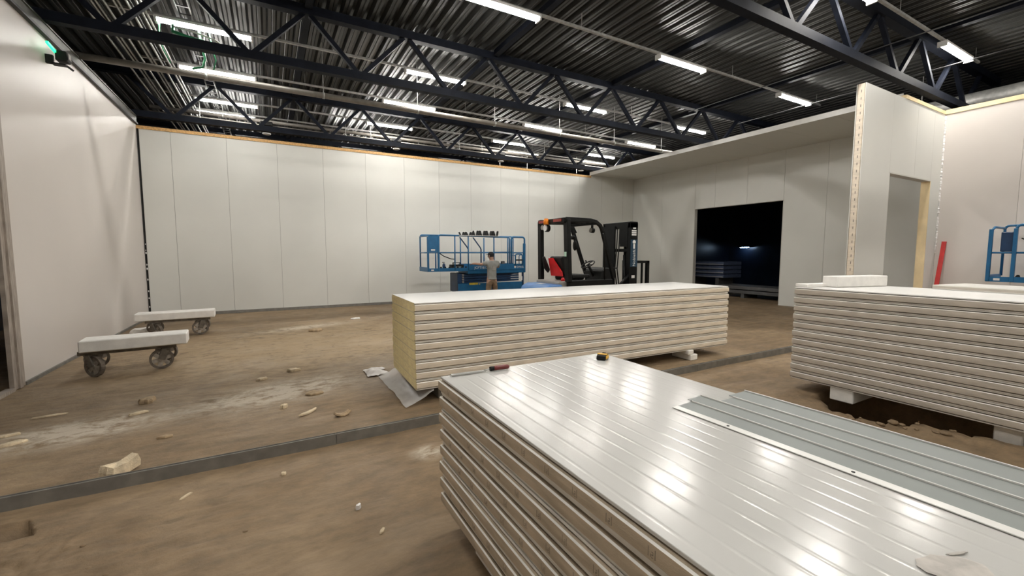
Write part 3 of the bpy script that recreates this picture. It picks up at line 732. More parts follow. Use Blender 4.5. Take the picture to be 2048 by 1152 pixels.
put('foam_scrap', scrap_mesh(.5, .3, .12, 21, 14, 'white_foam'), None, None, (-2.2, 10.9, .0), (0, 0, .4), label='torn white foam lump between the farther dolly and the left wall', cat='foam scrap')

# ------------------------------------------------------------------ debris on the floor
DB = [(-1.02, 4.02, .24, .12, .09, .75, 'cream_foam', 'pale cream foam scrap resting against the base channel at left', .02),
      (.38, 5.29, .20, .13, .022, .1, 'brown_foam', 'flat round brown foam scrap on the floor left of the middle stack', .0),
      (.27, 4.65, .22, .05, .02, .75, 'cream_foam', 'narrow cream foam sliver on the floor in front of the round brown scrap', .01),
      (.56, 4.42, .17, .08, .02, .3, 'brown_foam', 'curled grey brown scrap on the floor nearest the base channel', .03),
      (-1.96, 5.08, .22, .07, .025, .5, 'cream_foam', 'cream foam sliver on the floor at the far left, nearer of two', .0),
      (-2.08, 5.34, .20, .06, .02, .2, 'cream_foam', 'cream foam sliver on the floor at the far left, farther of two', .0),
      (-1.96, 5.80, .24, .04, .015, .15, 'cream_foam', 'thin straw coloured strip on the floor near the doorway', .0),
      (-1.22, 5.47, .17, .06, .02, .5, 'cream_foam', 'cream foam sliver on the floor in front of the nearer dolly', .0),
      (-1.22, 5.87, .16, .12, .05, .9, 'brown_foam', 'brown foam lump on the floor closest to the nearer dolly', .0),
      (-.86, 4.64, .13, .05, .02, .0, 'brown_foam', 'small brown sliver on the floor behind the base channel', .0),
      (.22, 6.44, .16, .12, .035, .2, 'cream_foam', 'small pale foam scrap on the floor beyond the dusty patch', .0),
      (-.15, 6.2, .13, .06, .03, .3, 'cream_foam', 'small pale foam crumb at the far edge of the dusty patch', .0),
      (.06, 4.95, .07, .06, .04, .4, 'cream_foam', 'pale foam crumb left of the narrow cream sliver', .0),
      (-.55, 3.42, .09, .02, .012, .9, 'cream_foam', 'thin cream splinter on the floor in front of the base channel', .0),
      (.02, 3.42, .035, .03, .02, .4, 'cream_foam', 'tiny cream crumb on the floor in front of the base channel', .0),
      (.50, 2.42, .06, .02, .015, 1.0, 'cream_foam', 'tiny cream splinter on the floor left of the foreground stack', .0),
      (.42, 2.72, .035, .03, .03, 1.0, 'sealant', 'tiny white pebble on the floor left of the foreground stack', .0),
      (1.76, 10.9, .22, .12, .03, .0, 'white_foam', 'small white scrap on the floor far behind near the back wall', .0),
      (.75, 9.6, .3, .2, .05, .3, 'brown_foam', 'low brown clod on the floor midway to the back wall', .0)]
for k, (x, y, L, Wd, H, r, m_, lab, cu) in enumerate(DB):
    put('foam_scrap', scrap_mesh(L, Wd, H, 40 + k, 12, m_, cu), None, None, (x, y, fh(x, y) + .001), (0, 0, r), label=lab, cat='foam scrap', group='scraps on the dirt floor')
# soil clods at the near left
for k in range(14):
    x = random.uniform(-1.5, .1); y = random.uniform(2.5, 3.2); r = random.uniform(.006, .014)
    m_ = MB().ball((0, 0, 0), (r * random.uniform(.9, 1.5), r, r * .6), 7, 5)
    for i, v in enumerate(m_.v): m_.v[i] = tuple(Vector(v) * (1 + .35 * noise.noise(Vector(v) * 40 + Vector((k, 0, 0)))))
    put('soil_clod', m_, 'dirt_floor', None, (x, y, fh(x, y) + r * .3), label='tiny crumbled clod of brown soil at the lower left', cat='clod', group='soil clods at the lower left')
# spoil along the pit edge
for k in range(16):
    y = random.uniform(1.3, 2.1); e = trench_edge(y); x = e - random.uniform(.0, .18); r = random.uniform(.012, .035)
    m_ = MB().ball((0, 0, 0), (r * random.uniform(.9, 1.6), r * random.uniform(.9, 1.6), r * .6), 7, 5)
    for i, v in enumerate(m_.v): m_.v[i] = tuple(Vector(v) * (1 + .35 * noise.noise(Vector(v) * 40 + Vector((k, 5, 0)))))
    put('soil_clod', m_, 'dirt_floor', None, (x, y, fh(x, y) + r * .25), label='crumbled clod of brown soil along the edge of the pit', cat='clod', group='soil clods along the pit edge')

# ------------------------------------------------------------------ scissor lifts
def rrect(x0, x1, z0, z1, r, y, n=4, bottom=False):
    pts = [(x0, y, z0)] + [(a, y, b) for a, b in arc((x0 + r, z1 - r), r, PI, PI / 2, n)] + [(a, y, b) for a, b in arc((x1 - r, z1 - r), r, PI / 2, 0, n)] + [(x1, y, z0)]
    return pts
def scissor_lift(label, loc, rotz):
    t = thing('scissor_lift', label, 'scissor lift', loc, rotz, 'blue scissor lifts')
    D = .80; B = 'lift_blue'
    # chassis, wheels
    put('chassis', MB().box(1.0, 3.1, .06, D - .06, .16, .48).box(.82, 1.0, .1, D - .1, .14, .36), B, t, bevel=.02)
    for x in (1.25, 2.85):
        for y in (.04, D - .16):
            w = put('wheel', MB().cyl((x, y, .18), (x, y + .12, .18), .18, 20), 'rubber', t)
            put('wheel_hub', MB().cyl((x, y - .006, .18), (x, y + .126, .18), .09, 14), 'hood_grey', w)
    put('side_cover', MB().box(.92, 3.1, .05, .08, .44, .70), B, t, bevel=.012)
    put('battery_tray', MB().box(1.5, 2.4, .03, .07, .2, .42), 'lift_navy', t, bevel=.01)
    put('warning_label', MB().box(1.27, 1.55, .040, .048, .655, .715), 'yellow_label', t)
    put('warning_label', MB().box(1.58, 1.62, .040, .048, .655, .68), 'yellow_label', t)
    # folded scissor arms
    for k, z in enumerate((.74, .81, .88, .95)):
        a = put('scissor_arm', MB().bar((1.05, .14, z - .02), (3.0, .14, z + .02), .04, .055).bar((1.05, D - .14, z - .02), (3.0, D - .14, z + .02), .04, .055), 'lift_navy', t)
        put('pivot_pin', MB().cyl((1.1, .10, z), (1.1, D - .10, z), .028, 10).cyl((2.0, .10, z), (2.0, D - .10, z), .028, 10), 'hood_grey', a)
    put('scissor_arm', MB().bar((1.1, .2, .72), (2.95, .2, .98), .04, .06).bar((1.1, D - .2, .98), (2.95, D - .2, .72), .04, .06), 'lift_navy', t)
    put('end_post', MB().box(.92, 1.06, .1, D - .1, .44, 1.0), 'lift_navy', t, bevel=.01)
    # platform
    put('platform', MB().box(1.22, 3.16, .02, D - .02, .98, 1.085), B, t, bevel=.008)
    put('toe_board', MB().box(1.24, 3.16, .0, .025, 1.08, 1.262).box(1.24, 3.16, D - .025, D, 1.08, 1.262), B, t)
    put('platform_extension', MB().box(.01, 1.3, .05, D - .05, 1.07, 1.10), B, t)
    put('toe_board', MB().box(.33, 1.24, .02, .045, 1.065, 1.165), B, t)
    e = MB().box(.0, .03, .02, D - .02, 1.065, 1.19).box(.0, .35, .02, .04, 1.065, 1.16)
    put('toe_board', e, B, t)
    tb = MB()
    for k in range(7):
        x = .36 + k * .128; tb.prism([(x, 1.165), (x + .022, 1.205), (x + .05, 1.205), (x + .065, 1.165)], 'y', .024, .04)
    put('toe_board_tooth', tb, 'black_plastic', t, kind='stuff')
    # guard rails
    r = .021
    put('guard_rail', MB().tube([(.33, .03, 1.16)] + [(a, .03, b) for a, b in arc((.40, 2.03), .07, PI, PI / 2, 4)] + [(2.58, .03, 2.07)] + [(2.62, .03, 2.03), (2.62, .03, 1.26)], r, 8), B, t)
    put('guard_rail', MB().tube([(.03, D - .03, 1.16)] + [(a, D - .03, b) for a, b in arc((.10, 2.05), .07, PI, PI / 2, 4)] + [(3.08, D - .03, 2.12)] + [(a, D - .03, b) for a, b in arc((3.08, 2.04), .08, PI / 2, 0, 4)] + [(3.16, D - .03, 1.2)], r, 8), B, t)
    put('guard_rail', MB().tube([(.03, .03, 1.16)] + [(.03, .03, 2.02), (.06, .04, 2.07), (.03, D - .03, 2.07)], r, 8), B, t)
    put('mid_rail', MB().tube([(.33, .03, 1.6), (2.62, .03, 1.6)], r * .8, 8), B, t)
    put('mid_rail', MB().tube([(.03, D - .03, 1.6), (3.16, D - .03, 1.62)], r * .8, 8), B, t)
    put('mid_rail', MB().tube([(.03, .03, 1.6), (.33, .03, 1.6)], r * .8, 8).tube([(.03, .03, 1.6), (.03, D - .03, 1.6)], r * .8, 8), B, t)
    for x in (.82, 1.24, 2.08, 2.56):
        put('rail_post', MB().tube([(x, .03, 1.1), (x, .03, 2.07)], r, 8), B, t)
    for x in (.5, 1.3, 2.1): put('rail_post', MB().tube([(x, D - .03, 1.1), (x, D - .03, 2.07)], r, 8), B, t)
    put('end_upright', MB().box(-.005, .045, .0, .06, 1.07, 2.04).box(.30, .35, .0, .06, 1.07, 2.04), B, t, bevel=.006)
    put('sliding_strut', MB().tube([(.98, .05, 2.05), (1.2, .05, 1.78), (1.25, .05, 1.70)], .02, 8), 'lift_navy', t)
    put('sliding_strut', MB().tube([(1.40, .05, 2.05), (1.63, .05, 1.76), (1.66, .05, 1.70), (1.66, .05, 1.26)], .02, 8), 'lift_navy', t)
    # document box plate at the extension end
    pl = put('end_plate', MB().box(.04, .31, .012, .03, 1.62, 2.07), B, t)
    put('plate_label', MB().box(.10, .22, .008, .013, 1.66, 1.70), 'sticker_white', pl)
    put('plate_label', MB().box(.10, .18, .010, .016, 1.09, 1.13), 'sticker_white', t)
    # entry gate and ladder at the other end
    put('gate_frame', MB().tube(rrect(2.68, 3.155, 1.2, 2.085, .08, .03), .028, 8), B, t)
    put('gate_bar', MB().tube([(2.68, .03, 1.6), (3.15, .03, 1.6)], .02, 8), B, t)
    put('ladder', MB().tube(rrect(2.80, 3.04, 1.2, 1.56, .05, -.03), .018, 8), B, t)
    put('ladder', MB().tube(rrect(2.72, 2.86, 1.26, 1.53, .05, .10), .014, 8).tube(rrect(3.0, 3.13, 1.26, 1.53, .05, .10), .014, 8), B, t)
    put('ladder_step', MB().box(2.80, 3.04, -.05, .0, 1.355, 1.395), 'black_plastic', t)
    put('corner_guard', MB().box(3.10, 3.19, -.005, .06, .98, 1.9), B, t, bevel=.02)
    put('corner_guard', MB().box(3.09, 3.14, .03, .1, .44, .98), 'lift_navy', t, bevel=.01)
    put('plate_label', MB().box(3.04, 3.09, .044, .05, .74, .86), 'sticker_white', t)
    return t
R90 = (PI / 2, 0, 0)
l1 = scissor_lift('blue scissor lift with extended platform in front of the back wall, beside the person', (3.82, 11.6, 0), 0)
l2 = dup(l1, (11.67, 2.67, 0), -PI / 2, 'blue scissor lift at the right picture edge beside the near right wall', 'blue scissor lifts')
# lettering, hose and loose things of the first lift
text_part('lettering', 'JCPT1612DC', .105, 'sticker_white', l1, (1.42, -.002, 1.125), R90)
text_part('lettering', 'DINGLI', .085, 'sticker_white', l1, (2.86, -.002, 1.135), R90)
put('emblem', MB().tube([(2.80, -.006, 1.165), (2.80, 0, 1.165)], .036, 16), 'sticker_white', l1)
put('hose', MB().tube([(.36, .2, 1.62), (.55, .2, 1.5), (.78, .22, 1.42), (.9, .25, 1.41)], .014, 6), 'black_plastic', l1)
put('control_box', MB().prism([(.44, 2.03), (.86, 2.06), (.86, 1.84), (.72, 1.80), (.66, 1.92), (.5, 1.95)], 'y', .1, .28), 'black_plastic', l2, bevel=.015)
put('control_cable', MB().tube([(.38, .12, 1.86), (.55, .12, 1.77), (.68, .14, 1.70), (.9, .15, 1.5), (1.0, .2, 1.2)], .01, 6), 'black_plastic', l2)
put('socket_box', MB().box(.14, .30, .06, .2, 1.62, 1.98), 'lift_navy', l2, bevel=.01)
# things on the lift
for c_ in [c_ for c_ in l2.children if c_.name.startswith('end_plate')]:
    for g_ in list(c_.children): bpy.data.objects.remove(g_)
    bpy.data.objects.remove(c_)
bx = thing('tool_case', 'black tool case standing on the platform extension of the scissor lift', 'tool case', (3.82 + 1.0, 11.6 + .36, 1.102))
put('case_body', MB().box(-.19, .19, -.12, .12, .0, .15), 'black_plastic', bx, bevel=.012)
put('case_handle', MB().box(-.12, -.1, -.02, .02, .15, .205).box(.1, .12, -.02, .02, .15, .205).box(-.12, .12, -.02, .02, .195, .215), 'black_paint', bx)
put('case_label', MB().box(-.12, .10, -.124, -.119, .05, .1), 'hood_grey', bx)
sb = thing('spray_bottle', 'slim grey spray bottle standing on the platform extension', 'bottle', (3.82 + .60, 11.6 + .35, 1.10))
put('bottle_body', MB().tube([(0, 0, 0), (0, 0, .15), (0, 0, .19)], [.045, .045, .02], 14), 'lift_navy', sb)
put('spray_head', MB().box(-.05, .02, -.014, .014, .20, .235).cyl((0, 0, .185), (0, 0, .21), .014, 10), 'hood_grey', sb)
bb = thing('charger_box', 'small dark box on the scissor lift platform right of the person', 'box', (3.82 + 2.5, 11.6 + .25, 1.087))
put('case_body', MB().box(-.05, .05, -.05, .05, .0, .25), 'black_plastic', bb, bevel=.01)
put('cover', MB().box(-.045, .045, -.054, -.049, .12, .23), 'hood_grey', bb)
# white strip of dark clips on the top rail
cs_ = thing('clip_strip', 'pale strip of slanted black clips lying on the top rail of the lift', 'clips', (3.82 + .95, 11.6 + .03, 2.094))
put('strip', MB().box(0, 1.28, -.07, .07, 0, .012).box(0.42, 1.28, .05, .07, .012, .17).box(0, .42, .05, .07, .012, .12), 'sticker_white', cs_)
for k in range(17):
    x = .04 + k * .074; hgt = .15 if k > 5 else .10
    w_ = .03 + .012 * ((k * 7) % 3)
    put('clip', MB().bar((x, -.02, .012), (x + .035 * (1 if k % 3 else -1), .0, hgt), w_, .05, up=(0, 1, 0)), 'black_plastic', cs_)

# ------------------------------------------------------------------ forklift
fk = thing('forklift', 'black forklift with a red seat standing behind the middle stack', 'forklift', (5.74, 7.67, 0))
put('chassis', MB().box(-.1, 1.85, .04, 1.06, .18, .60), 'black_paint', fk, bevel=.03)
put('counterweight', MB().prism([(-.12, .22), (-.12, .90), (-.44, .90), (-.58, .84), (-.64, .70), (-.64, .30), (-.58, .22)], 'y', .03, 1.07), 'fork_blue', fk, bevel=.05, seg=3)
put('sticker', MB().box(-.46, -.34, .40, .60, .0, .006).xform(Matrix.Translation((0, 0, .898))), 'sticker_white', fk)
put('hood', MB().box(-.2, .72, .08, 1.02, .60, .965), 'hood_grey', fk, bevel=.03, seg=2)
put('floor_plate', MB().box(.7, 1.75, .06, 1.04, .6, .66), 'black_plastic', fk)
put('side_sill', MB().box(-.02, 1.3, .0, .06, .62, .985), 'black_paint', fk, bevel=.02)
for x, r in ((-.35, .22), (1.75, .29)):
    for y in (-.02, .9):
        w = put('wheel', MB().cyl((x, y, r), (x, y + .22, r), r, 24), 'rubber', fk)
        put('wheel_rim', MB().cyl((x, y - .006, r), (x, y + .226, r), r * .55, 16), 'hood_grey', w)
# overhead guard
put('rear_post', MB().bar((.03, .04, .95), (-.03, .04, 2.34), .16, .10, up=(1, 0, 0)), 'black_paint', fk, bevel=.012)
put('rear_post', MB().bar((-.03, 1.06, .92), (-.05, 1.06, 2.34), .14, .10, up=(1, 0, 0)), 'black_paint', fk, bevel=.012)
roof_side = [(-.10, 2.36), (-.06, 2.385), (.62, 2.375), (.80, 2.34), (.94, 2.25), (1.03, 2.10), (.96, 2.08), (.88, 2.2), (.76, 2.27), (.60, 2.29), (-.10, 2.27)]
put('roof_side', MB().prism(roof_side, 'y', .0, .07), 'black_paint', fk, bevel=.008)
put('roof_side', MB().prism(roof_side, 'y', 1.03, 1.10), 'black_paint', fk, bevel=.008)
put('roof_plate', MB().box(-.08, .66, .05, 1.05, 2.33, 2.355), 'hood_grey', fk)
for k in range(5): put('roof_bar', MB().box(-.05, .80, .15 + k * .19, .19 + k * .19, 2.285, 2.33), 'black_paint', fk)
put('rear_crossbar', MB().box(-.12, -.05, .02, 1.08, 2.26, 2.37), 'black_paint', fk, bevel=.01)
put('front_crossbar', MB().box(.76, .84, .03, 1.07, 2.24, 2.31), 'black_paint', fk, bevel=.01)
put('front_pillar', MB().bar((.86, 1.05, 2.25), (1.34, 1.03, 1.0), .075, .065, up=(0, 1, 0)), 'black_paint', fk)
put('front_pillar', MB().bar((.98, .05, 2.14), (1.38, .07, 1.0), .075, .065, up=(0, 1, 0)), 'black_paint', fk)
put('grab_handle', MB().tube([(.98, .02, 2.05), (1.02, .02, 1.95), (1.04, .02, 1.75), (1.06, .02, .95)], .018, 8), 'black_paint', fk)
put('tail_light', MB().box(-.135, -.115, .12, .42, 2.29, 2.35), 'tail_red', fk)
put('tail_light', MB().box(-.135, -.115, .82, 1.02, 2.29, 2.35), 'tail_red', fk)
put('beacon', MB().tube([(-.15, .68, 2.25), (-.15, .68, 2.34), (-.15, .68, 2.385)], [.06, .06, .045], 14), 'amber', fk, label='orange beacon')
fl_ = put('work_lamp', MB().cyl((-.12, .74, 2.17), (-.04, .74, 2.17), .085, 18).box(-.1, -.06, .72, .76, 2.2, 2.27), 'black_plastic', fk)
put('lamp_reflector', MB().cyl((-.145, .74, 2.17), (-.12, .74, 2.17), .07, 18), 'housing_white', fl_)
put('lamp_reflector', MB().cyl((-.145, .86, 2.19), (-.12, .86, 2.19), .055, 18), 'hood_grey', fl_)
fl_ = put('work_lamp', MB().cyl((.86, .30, 2.13), (.94, .30, 2.12), .06, 16).box(.88, .92, .28, .32, 2.16, 2.26), 'black_plastic', fk)
put('lamp_reflector', MB().cyl((.854, .30, 2.13), (.86, .30, 2.13), .05, 16), 'hood_grey', fl_)
put('mirror', MB().ball((.86, 1.0, 1.98), (.035, .10, .055), 12, 8), 'black_plastic', fk)
put('mirror', MB().ball((.92, .98, 1.78), (.045, .07, .13), 12, 8), 'black_plastic', fk)
put('sticker', MB().box(-.072, -.066, -.005, .07, 1.52, 1.62), 'sticker_green', fk, label='pale green sticker')
put('sticker', MB().box(-.03, .03, -.012, -.006, 1.53, 1.63), 'sticker_green', fk, label='pale green sticker')
# seat
st = put('seat', MB().box(.18, .70, .30, .80, .965, 1.10), 'black_plastic', fk, bevel=.04, seg=2)
put('seat_back', MB().prism([(.12, 1.08), (.30, 1.08), (.22, 1.50), (.10, 1.53), (.02, 1.50)], 'y', .30, .80), 'black_plastic', st, bevel=.04, seg=2)
put('seat_shell', MB().add([(.095, .33, 1.06), (.095, .77, 1.06), (-.0, .74, 1.47), (-.0, .60, 1.48), (.075, .33, 1.16), (.06, .33, 1.06), (.06, .77, 1.06), (-.045, .74, 1.47), (-.045, .60, 1.48), (.04, .33, 1.16)],
    [(0, 1, 2, 3, 4), (9, 8, 7, 6, 5), (0, 5, 6, 1), (1, 6, 7, 2), (2, 7, 8, 3), (3, 8, 9, 4), (4, 9, 5, 0)]), 'seat_red', st, label='red seat shell')
put('hip_restraint', MB().prism([(-.10, 1.52), (-.16, 1.50), (-.12, 1.25), (.0, 1.12), (.05, 1.2)], 'y', .78, .84), 'black_plastic', st, bevel=.015)
put('fuel_cap', MB().tube([(.02, .24, .965), (.02, .24, 1.0), (.02, .24, 1.04)], [.05, .045, .02], 12), 'seat_red', fk, label='red cap')
# dash, column, wheel, levers
put('dashboard', MB().prism([(1.18, .66), (1.55, .66), (1.50, 1.22), (1.34, 1.25), (1.22, 1.18)], 'y', .28, .95), 'black_plastic', fk, bevel=.03)
sw = put('steering_column', MB().cyl((1.25, .62, 1.0), (1.06, .62, 1.30), .035, 10), 'black_plastic', fk)
n = 24; ring = [(1.05 + .17 * math.cos(2 * PI * k / n) * .87, .62 + .17 * math.sin(2 * PI * k / n), 1.315 + .17 * math.cos(2 * PI * k / n) * .5) for k in range(n + 1)]
put('steering_wheel', MB().tube(ring, .014, 8, cap=False).bar(ring[0], ring[12], .02).bar((1.05, .62, 1.315), ring[18], .02).cyl((ring[4][0], ring[4][1], ring[4][2]), (ring[4][0] - .03, ring[4][1], ring[4][2] + .06), .016, 8), 'black_plastic', sw)
put('lever', MB().tube([(.92, .5, .95), (.86, .5, 1.10), (.84, .5, 1.16)], [.012, .012, .02], 8), 'black_plastic', fk)
put('lever', MB().tube([(1.3, .36, 1.2), (1.5, .36, 1.22), (1.75, .36, 1.22)], .016, 8), 'black_plastic', fk)
put('armrest', MB().box(.25, .78, .20, .29, 1.02, 1.10), 'black_plastic', fk, bevel=.02)
# mast
ms = put('mast_channel', MB().box(1.88, 2.14, .06, .14, .1, 2.33), 'black_paint', fk, bevel=.008)
put('mast_channel', MB().box(1.88, 2.14, .96, 1.04, .1, 2.33), 'black_paint', fk, bevel=.008)
put('inner_channel', MB().box(1.94, 2.10, .17, .26, .12, 2.30), 'black_paint', fk, bevel=.008)
put('inner_channel', MB().box(1.94, 2.10, .84, .93, .12, 2.30), 'black_paint', fk, bevel=.008)
put('mast_crossbeam', MB().box(1.88, 2.13, .06, 1.04, 2.20, 2.355), 'black_paint', fk, bevel=.008)
put('mast_crossbeam', MB().box(1.9, 1.98, .14, .96, 1.62, 1.70), 'black_paint', fk, bevel=.008)
put('mast_crossbeam', MB().box(1.9, 1.98, .14, .96, .6, .8), 'black_paint', fk, bevel=.008)
put('mast_guard', MB().box(1.84, 1.88, .56, .98, .7, 2.26), 'black_paint', fk)
put('carriage_plate', MB().box(2.10, 2.13, .12, .42, .5, 1.72), 'black_paint', fk)
put('hose_guide', MB().box(1.87, 1.9, .14, .40, 1.75, 2.26), 'black_paint', fk)
for y in (.33, .77): put('lift_cylinder', MB().cyl((1.98, y, .2), (1.98, y, 1.55), .045, 14).cyl((1.98, y, 1.55), (1.98, y, 2.24), .025, 10), 'black_paint', fk)
for y in (.44, .52, .60): put('hydraulic_hose', MB().tube([(1.90, y, 2.2), (1.88, y, 1.7), (1.86, y + .03, 1.2), (1.9, y, .8)], .016, 8), 'rubber', fk)
put('lift_chain', MB().box(2.02, 2.03, .38, .42, .6, 2.24), 'hood_grey', fk)
put('tilt_cylinder', MB().cyl((1.5, .1, .75), (1.9, .1, 1.05), .03, 12), 'black_paint', fk)
# vertical decals on the near mast channel
dm = MB()
for k in range(3): dm.box(1.93, 2.08, .053, .0595, 2.02 + k * .048, 2.055 + k * .048)
dm.box(1.97, 2.06, .053, .0595, 2.18, 2.21)
put('decal', dm, 'sticker_white', fk, label='white digits')
put('decal', MB().box(1.90, 2.13, .054, .0595, 1.26, 1.92), 'sticker_blue', fk, label='dark blue decal strip')
text_part('lettering', 'Noblelift', .115, 'sticker_white', fk, (2.055, .0525, 1.27), (PI / 2, -PI / 2, 0))
put('emblem', MB().tube([(2.01, .050, 1.86), (2.01, .0525, 1.86)], .05, 16).box(1.98, 2.04, .050, .0525, 1.70, 1.83), 'sticker_white', fk)
put('decal', MB().box(1.95, 2.05, .053, .0595, .98, 1.05), 'sticker_white', fk, label='small white label')
# carriage, load backrest, forks
bk = put('load_backrest', MB().box(2.2, 2.24, .1, 1.0, .35, .5).box(2.2, 2.24, .1, 1.0, .15, .25), 'black_paint', fk)
put('backrest_frame', MB().box(2.18, 2.60, .10, .15, 1.34, 1.40).box(2.52, 2.60, .10, .17, .30, 1.40).box(2.34, 2.375, .10, .14, .4, 1.36).box(2.54, 2.60, .17, 1.0, 1.34, 1.40).box(2.54, 2.60, .93, 1.0, .30, 1.40), 'black_paint', fk)
for y in (.25, .75): put('fork', MB().box(2.24, 3.3, y, y + .12, .06, .10).box(2.24, 2.28, y, y + .12, .06, .5), 'black_paint', fk)

# ------------------------------------------------------------------ person
def skin_obj(name, verts, edges, radii, root, matname, parent=None, loc=(0, 0, 0), rotz=0, sub=2, extra=None, mats=None):
    me = bpy.data.meshes.new(name); me.from_pydata(verts, edges, [])
    o = bpy.data.objects.new(name + '_tmp', me); COL.objects.link(o)
    md = o.modifiers.new('skin', 'SKIN'); md.use_smooth_shade = True
    if not me.skin_vertices: me.skin_vertices.new()
    for i, r in enumerate(radii):
        sv = me.skin_vertices[0].data[i]; sv.radius = r if isinstance(r, (tuple, list)) else (r, r); sv.use_root = (i == root)
    s_ = o.modifiers.new('sub', 'SUBSURF'); s_.levels = sub; s_.render_levels = sub
    dg = bpy.context.evaluated_depsgraph_get(); m2 = bpy.data.meshes.new_from_object(o.evaluated_get(dg))
    bpy.data.objects.remove(o)
    if extra:
        bm = bmesh.new(); bm.from_mesh(m2); m3 = extra.mesh('x', 'skin'); bm.from_mesh(m3); bm.to_mesh(m2); bm.free()
    m2.materials.clear(); m2.materials.append(M[matname])
    for p in m2.polygons: p.use_smooth = True; p.material_index = 0
    o = bpy.data.objects.new(name, m2); COL.objects.link(o); o.location = loc; o.rotation_euler = (0, 0, rotz)
    if parent: o.parent = parent
    return o
PZ = {}
V = [(0, 0, .87), (0, .01, 1.0), (0, .0, 1.16), (0, -.02, 1.30), (0, -.005, 1.385), (-.01, .01, 1.45), (-.015, .02, 1.52), (-.015, .02, 1.585),   # 0-7 pelvis..head top
     (-.09, 0, .82), (-.10, .02, .46), (-.105, -.01, .09), (-.11, .10, .04),                 # 8-11 left leg
     (.09, 0, .82), (.11, .02, .46), (.13, -.01, .09), (.14, .10, .04),                      # 12-15 right leg
     (-.165, -.01, 1.31), (-.30, .06, 1.27), (-.43, .22, 1.29), (-.48, .29, 1.285),           # 16-19 left arm
     (.165, -.01, 1.31), (.27, .10, 1.19), (.24, .33, 1.24), (.23, .41, 1.26)]               # 20-23 right arm
Ed = [(0, 1), (1, 2), (2, 3), (3, 4), (4, 5), (5, 6), (6, 7), (0, 8), (8, 9), (9, 10), (10, 11), (0, 12), (12, 13), (13, 14), (14, 15), (3, 16), (16, 17), (17, 18), (18, 19), (3, 20), (20, 21), (21, 22), (22, 23)]
Rd = [(.13, .10), (.12, .09), (.13, .095), (.11, .08), (.05, .05), (.072, .082), (.078, .09), (.05, .06), .085, .055, .04, .035, .085, .055, .04, .035, .055, .042, .032, .026, .055, .042, .032, .026]
ex = MB()
def fingers(w, d, side):
    w = Vector(w); d = Vector(d).normalized(); up = Vector((0, 0, 1)); r = d.cross(up).normalized()
    for k in range(4):
        b0 = w + r * (.028 - .018 * k) * side; L = (.075, .085, .08, .06)[k]
        ex.tube([b0, b0 + d * L * .5 - up * .006, b0 + d * L - up * .025], [.010, .009, .007], 7)
    b0 = w + r * .02 * side - d * .02
    ex.tube([b0, b0 + r * .035 * side + d * .02 - up * .01, b0 + r * .045 * side + d * .05 - up * .02], [.012, .011, .008], 7)
fingers(V[19], (-.4, .6, -.1), 1); fingers(V[23], (-.1, .8, .1), -1)
# face: nose, brow, ears, lips, eyes (turned half left towards the work)
hx, hy, hz = -.015, .02, 1.52
fd = Vector((-.45, .9, 0)).normalized(); sd = Vector((fd.y, -fd.x, 0))
hc = Vector((hx, hy, hz))
ex.tube([hc + fd * .078 + Vector((0, 0, .015)), hc + fd * .108 + Vector((0, 0, -.022)), hc + fd * .085 + Vector((0, 0, -.035))], [.010, .017, .012], 8)
for s in (-1, 1):
    e = hc + sd * .082 * s - fd * .005; ex.ball((e.x, e.y, e.z - .01), (.016, .02, .032), 8, 6)
    e = hc + fd * .078 + sd * .032 * s; ex.ball((e.x, e.y, e.z + .008), (.013, .013, .01), 8, 6)
e = hc + fd * .082; ex.ball((e.x, e.y, e.z - .06), (.02, .02, .008), 8, 6)
PP = (5.52, 11.02, 0)
person = skin_obj('person', V, Ed, Rd, 0, 'skin', None, PP, 0, 2, ex)
tag(person, 'person in a grey t-shirt and black cap seen from behind, leaning on the blue lift', 'person')
Vs = [(0, 0, .86), (0, .01, 1.0), (0, .0, 1.16), (0, -.02, 1.31), (0, -.01, 1.352), (-.17, -.01, 1.31), (-.285, .05, 1.275), (.17, -.01, 1.31), (.255, .08, 1.21), (0, 0, .82)]
skin_obj('t_shirt', Vs, [(9, 0), (0, 1), (1, 2), (2, 3), (3, 4), (3, 5), (5, 6), (3, 7), (7, 8)], [(.16, .125), (.15, .115), (.155, .118), (.125, .098), (.075, .075), .075, .068, .075, .068, (.165, .13)], 1, 'shirt_grey', person)
put('shirt_print', MB().prism([(-.05, 1.10), (.06, 1.10), (.075, 1.22), (-.03, 1.24)], 'y', -.128, -.122), 'hood_grey', person, label='faded dark print on the back')
Vt = [(0, 0, .90), (0, 0, .84), (-.09, 0, .78), (-.10, .02, .46), (-.105, -.01, .12), (.09, 0, .78), (.11, .02, .46), (.13, -.01, .12)]
skin_obj('trousers', Vt, [(0, 1), (1, 2), (2, 3), (3, 4), (1, 5), (5, 6), (6, 7)], [(.145, .11), (.15, .115), .105, .078, .068, .105, .078, .068], 1, 'trousers_tan', person)
for s, x in ((-1, -.107), (1, .135)):
    put('shoe', MB().prism([(-.08, .0), (.17, .0), (.185, .03), (.14, .07), (.04, .10), (.02, .14), (-.07, .14), (-.085, .06)], 'x', x - .045, x + .045), 'black_plastic', person, bevel=.015)
put('cap', MB().ball((hx, hy - .005, 1.545), (.092, .102, .085), 16, 10, z0=-.12), 'cap_black', person)
put('cap_peak', MB().add([tuple(hc + fd * a + sd * b + Vector((0, 0, c))) for a, b, c in ((.06, -.07, .03), (.06, .07, .03), (.15, .055, .02), (.17, 0, .022), (.15, -.055, .02), (.06, -.07, .038), (.06, .07, .038), (.15, .055, .028), (.17, 0, .03), (.15, -.055, .028))],
    [(0, 1, 2, 3, 4), (9, 8, 7, 6, 5), (0, 5, 6, 1), (1, 6, 7, 2), (2, 7, 8, 3), (3, 8, 9, 4), (4, 9, 5, 0)]), 'cap_black', person)
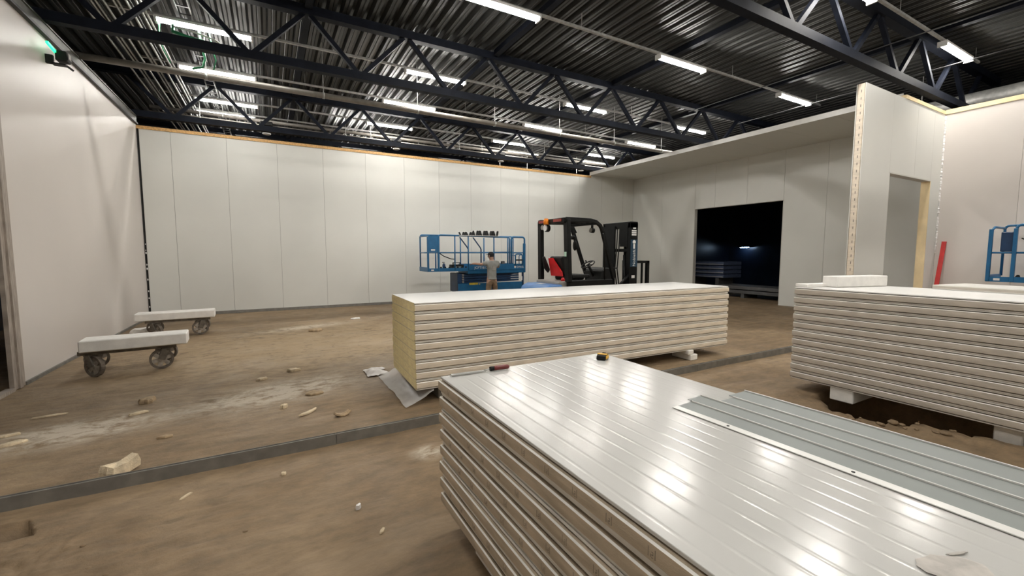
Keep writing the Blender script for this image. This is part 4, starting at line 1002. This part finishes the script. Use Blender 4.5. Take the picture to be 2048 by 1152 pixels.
put('hair', MB().ball((hx, hy - .012, 1.515), (.085, .09, .055), 14, 8), 'cap_black', person)

# ------------------------------------------------------------------ red board in the right corner
t = thing('spirit_level', 'long red board leaning in the corner right of the partition doorway', 'board', (12.62, 3.40, .0))
put('board_body', MB().bar((-.26, .20, .012), (.10, .17, 1.82), .075, .03, up=(1, 0, 0)), 'red_paint', t, bevel=.004)
put('end_cap', MB().bar((.10, .17, 1.82), (.104, .17, 1.84), .077, .032, up=(1, 0, 0)), 'red_paint', t)

# ------------------------------------------------------------------ dark room beyond the opening
struct('wall_room_left', MB().box(XR + .2, 20, 13.5, 13.6, 0, 4.6), 'shade_navy')
struct('wall_room_right', MB().box(XR + .2, 20, 5.6, 5.7, 0, 4.6), 'shade_navy')
struct('ceiling_room', MB().box(XR + .13, 20, 5.6, 13.5, 4.5, 4.6), 'shade_navy')
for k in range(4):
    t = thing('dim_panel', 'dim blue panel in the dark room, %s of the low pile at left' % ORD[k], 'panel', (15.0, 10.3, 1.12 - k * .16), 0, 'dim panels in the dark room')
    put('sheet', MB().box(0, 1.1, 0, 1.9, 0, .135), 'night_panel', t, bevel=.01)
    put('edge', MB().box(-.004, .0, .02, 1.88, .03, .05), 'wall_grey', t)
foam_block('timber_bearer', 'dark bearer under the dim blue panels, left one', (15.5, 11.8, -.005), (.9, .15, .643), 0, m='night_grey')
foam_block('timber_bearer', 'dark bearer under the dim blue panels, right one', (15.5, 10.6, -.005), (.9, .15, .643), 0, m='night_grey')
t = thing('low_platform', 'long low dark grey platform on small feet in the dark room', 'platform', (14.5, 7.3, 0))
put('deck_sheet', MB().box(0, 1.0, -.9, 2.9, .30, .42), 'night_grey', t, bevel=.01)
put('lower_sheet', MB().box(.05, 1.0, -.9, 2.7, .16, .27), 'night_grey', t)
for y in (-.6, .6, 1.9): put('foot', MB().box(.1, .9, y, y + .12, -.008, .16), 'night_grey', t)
t = thing('room_lamp', 'small cold lamp glowing on the dark far wall beyond the opening', 'lamp', (19.6, 12.5, 1.82))
put('lamp_hood', MB().prism([(.02, .05), (.38, .05), (.38, .12), (.1, .12)], 'y', -.30, .30), 'black_plastic', t)
put('lamp_tube', MB().tube([(.12, -.22, .03), (.12, .22, .03)], .014, 8), 'cold_lamp', t, label='lit cold white tube')
put('wall_arm', MB().box(.3, .4, -.04, .04, .0, .1), 'black_plastic', t)
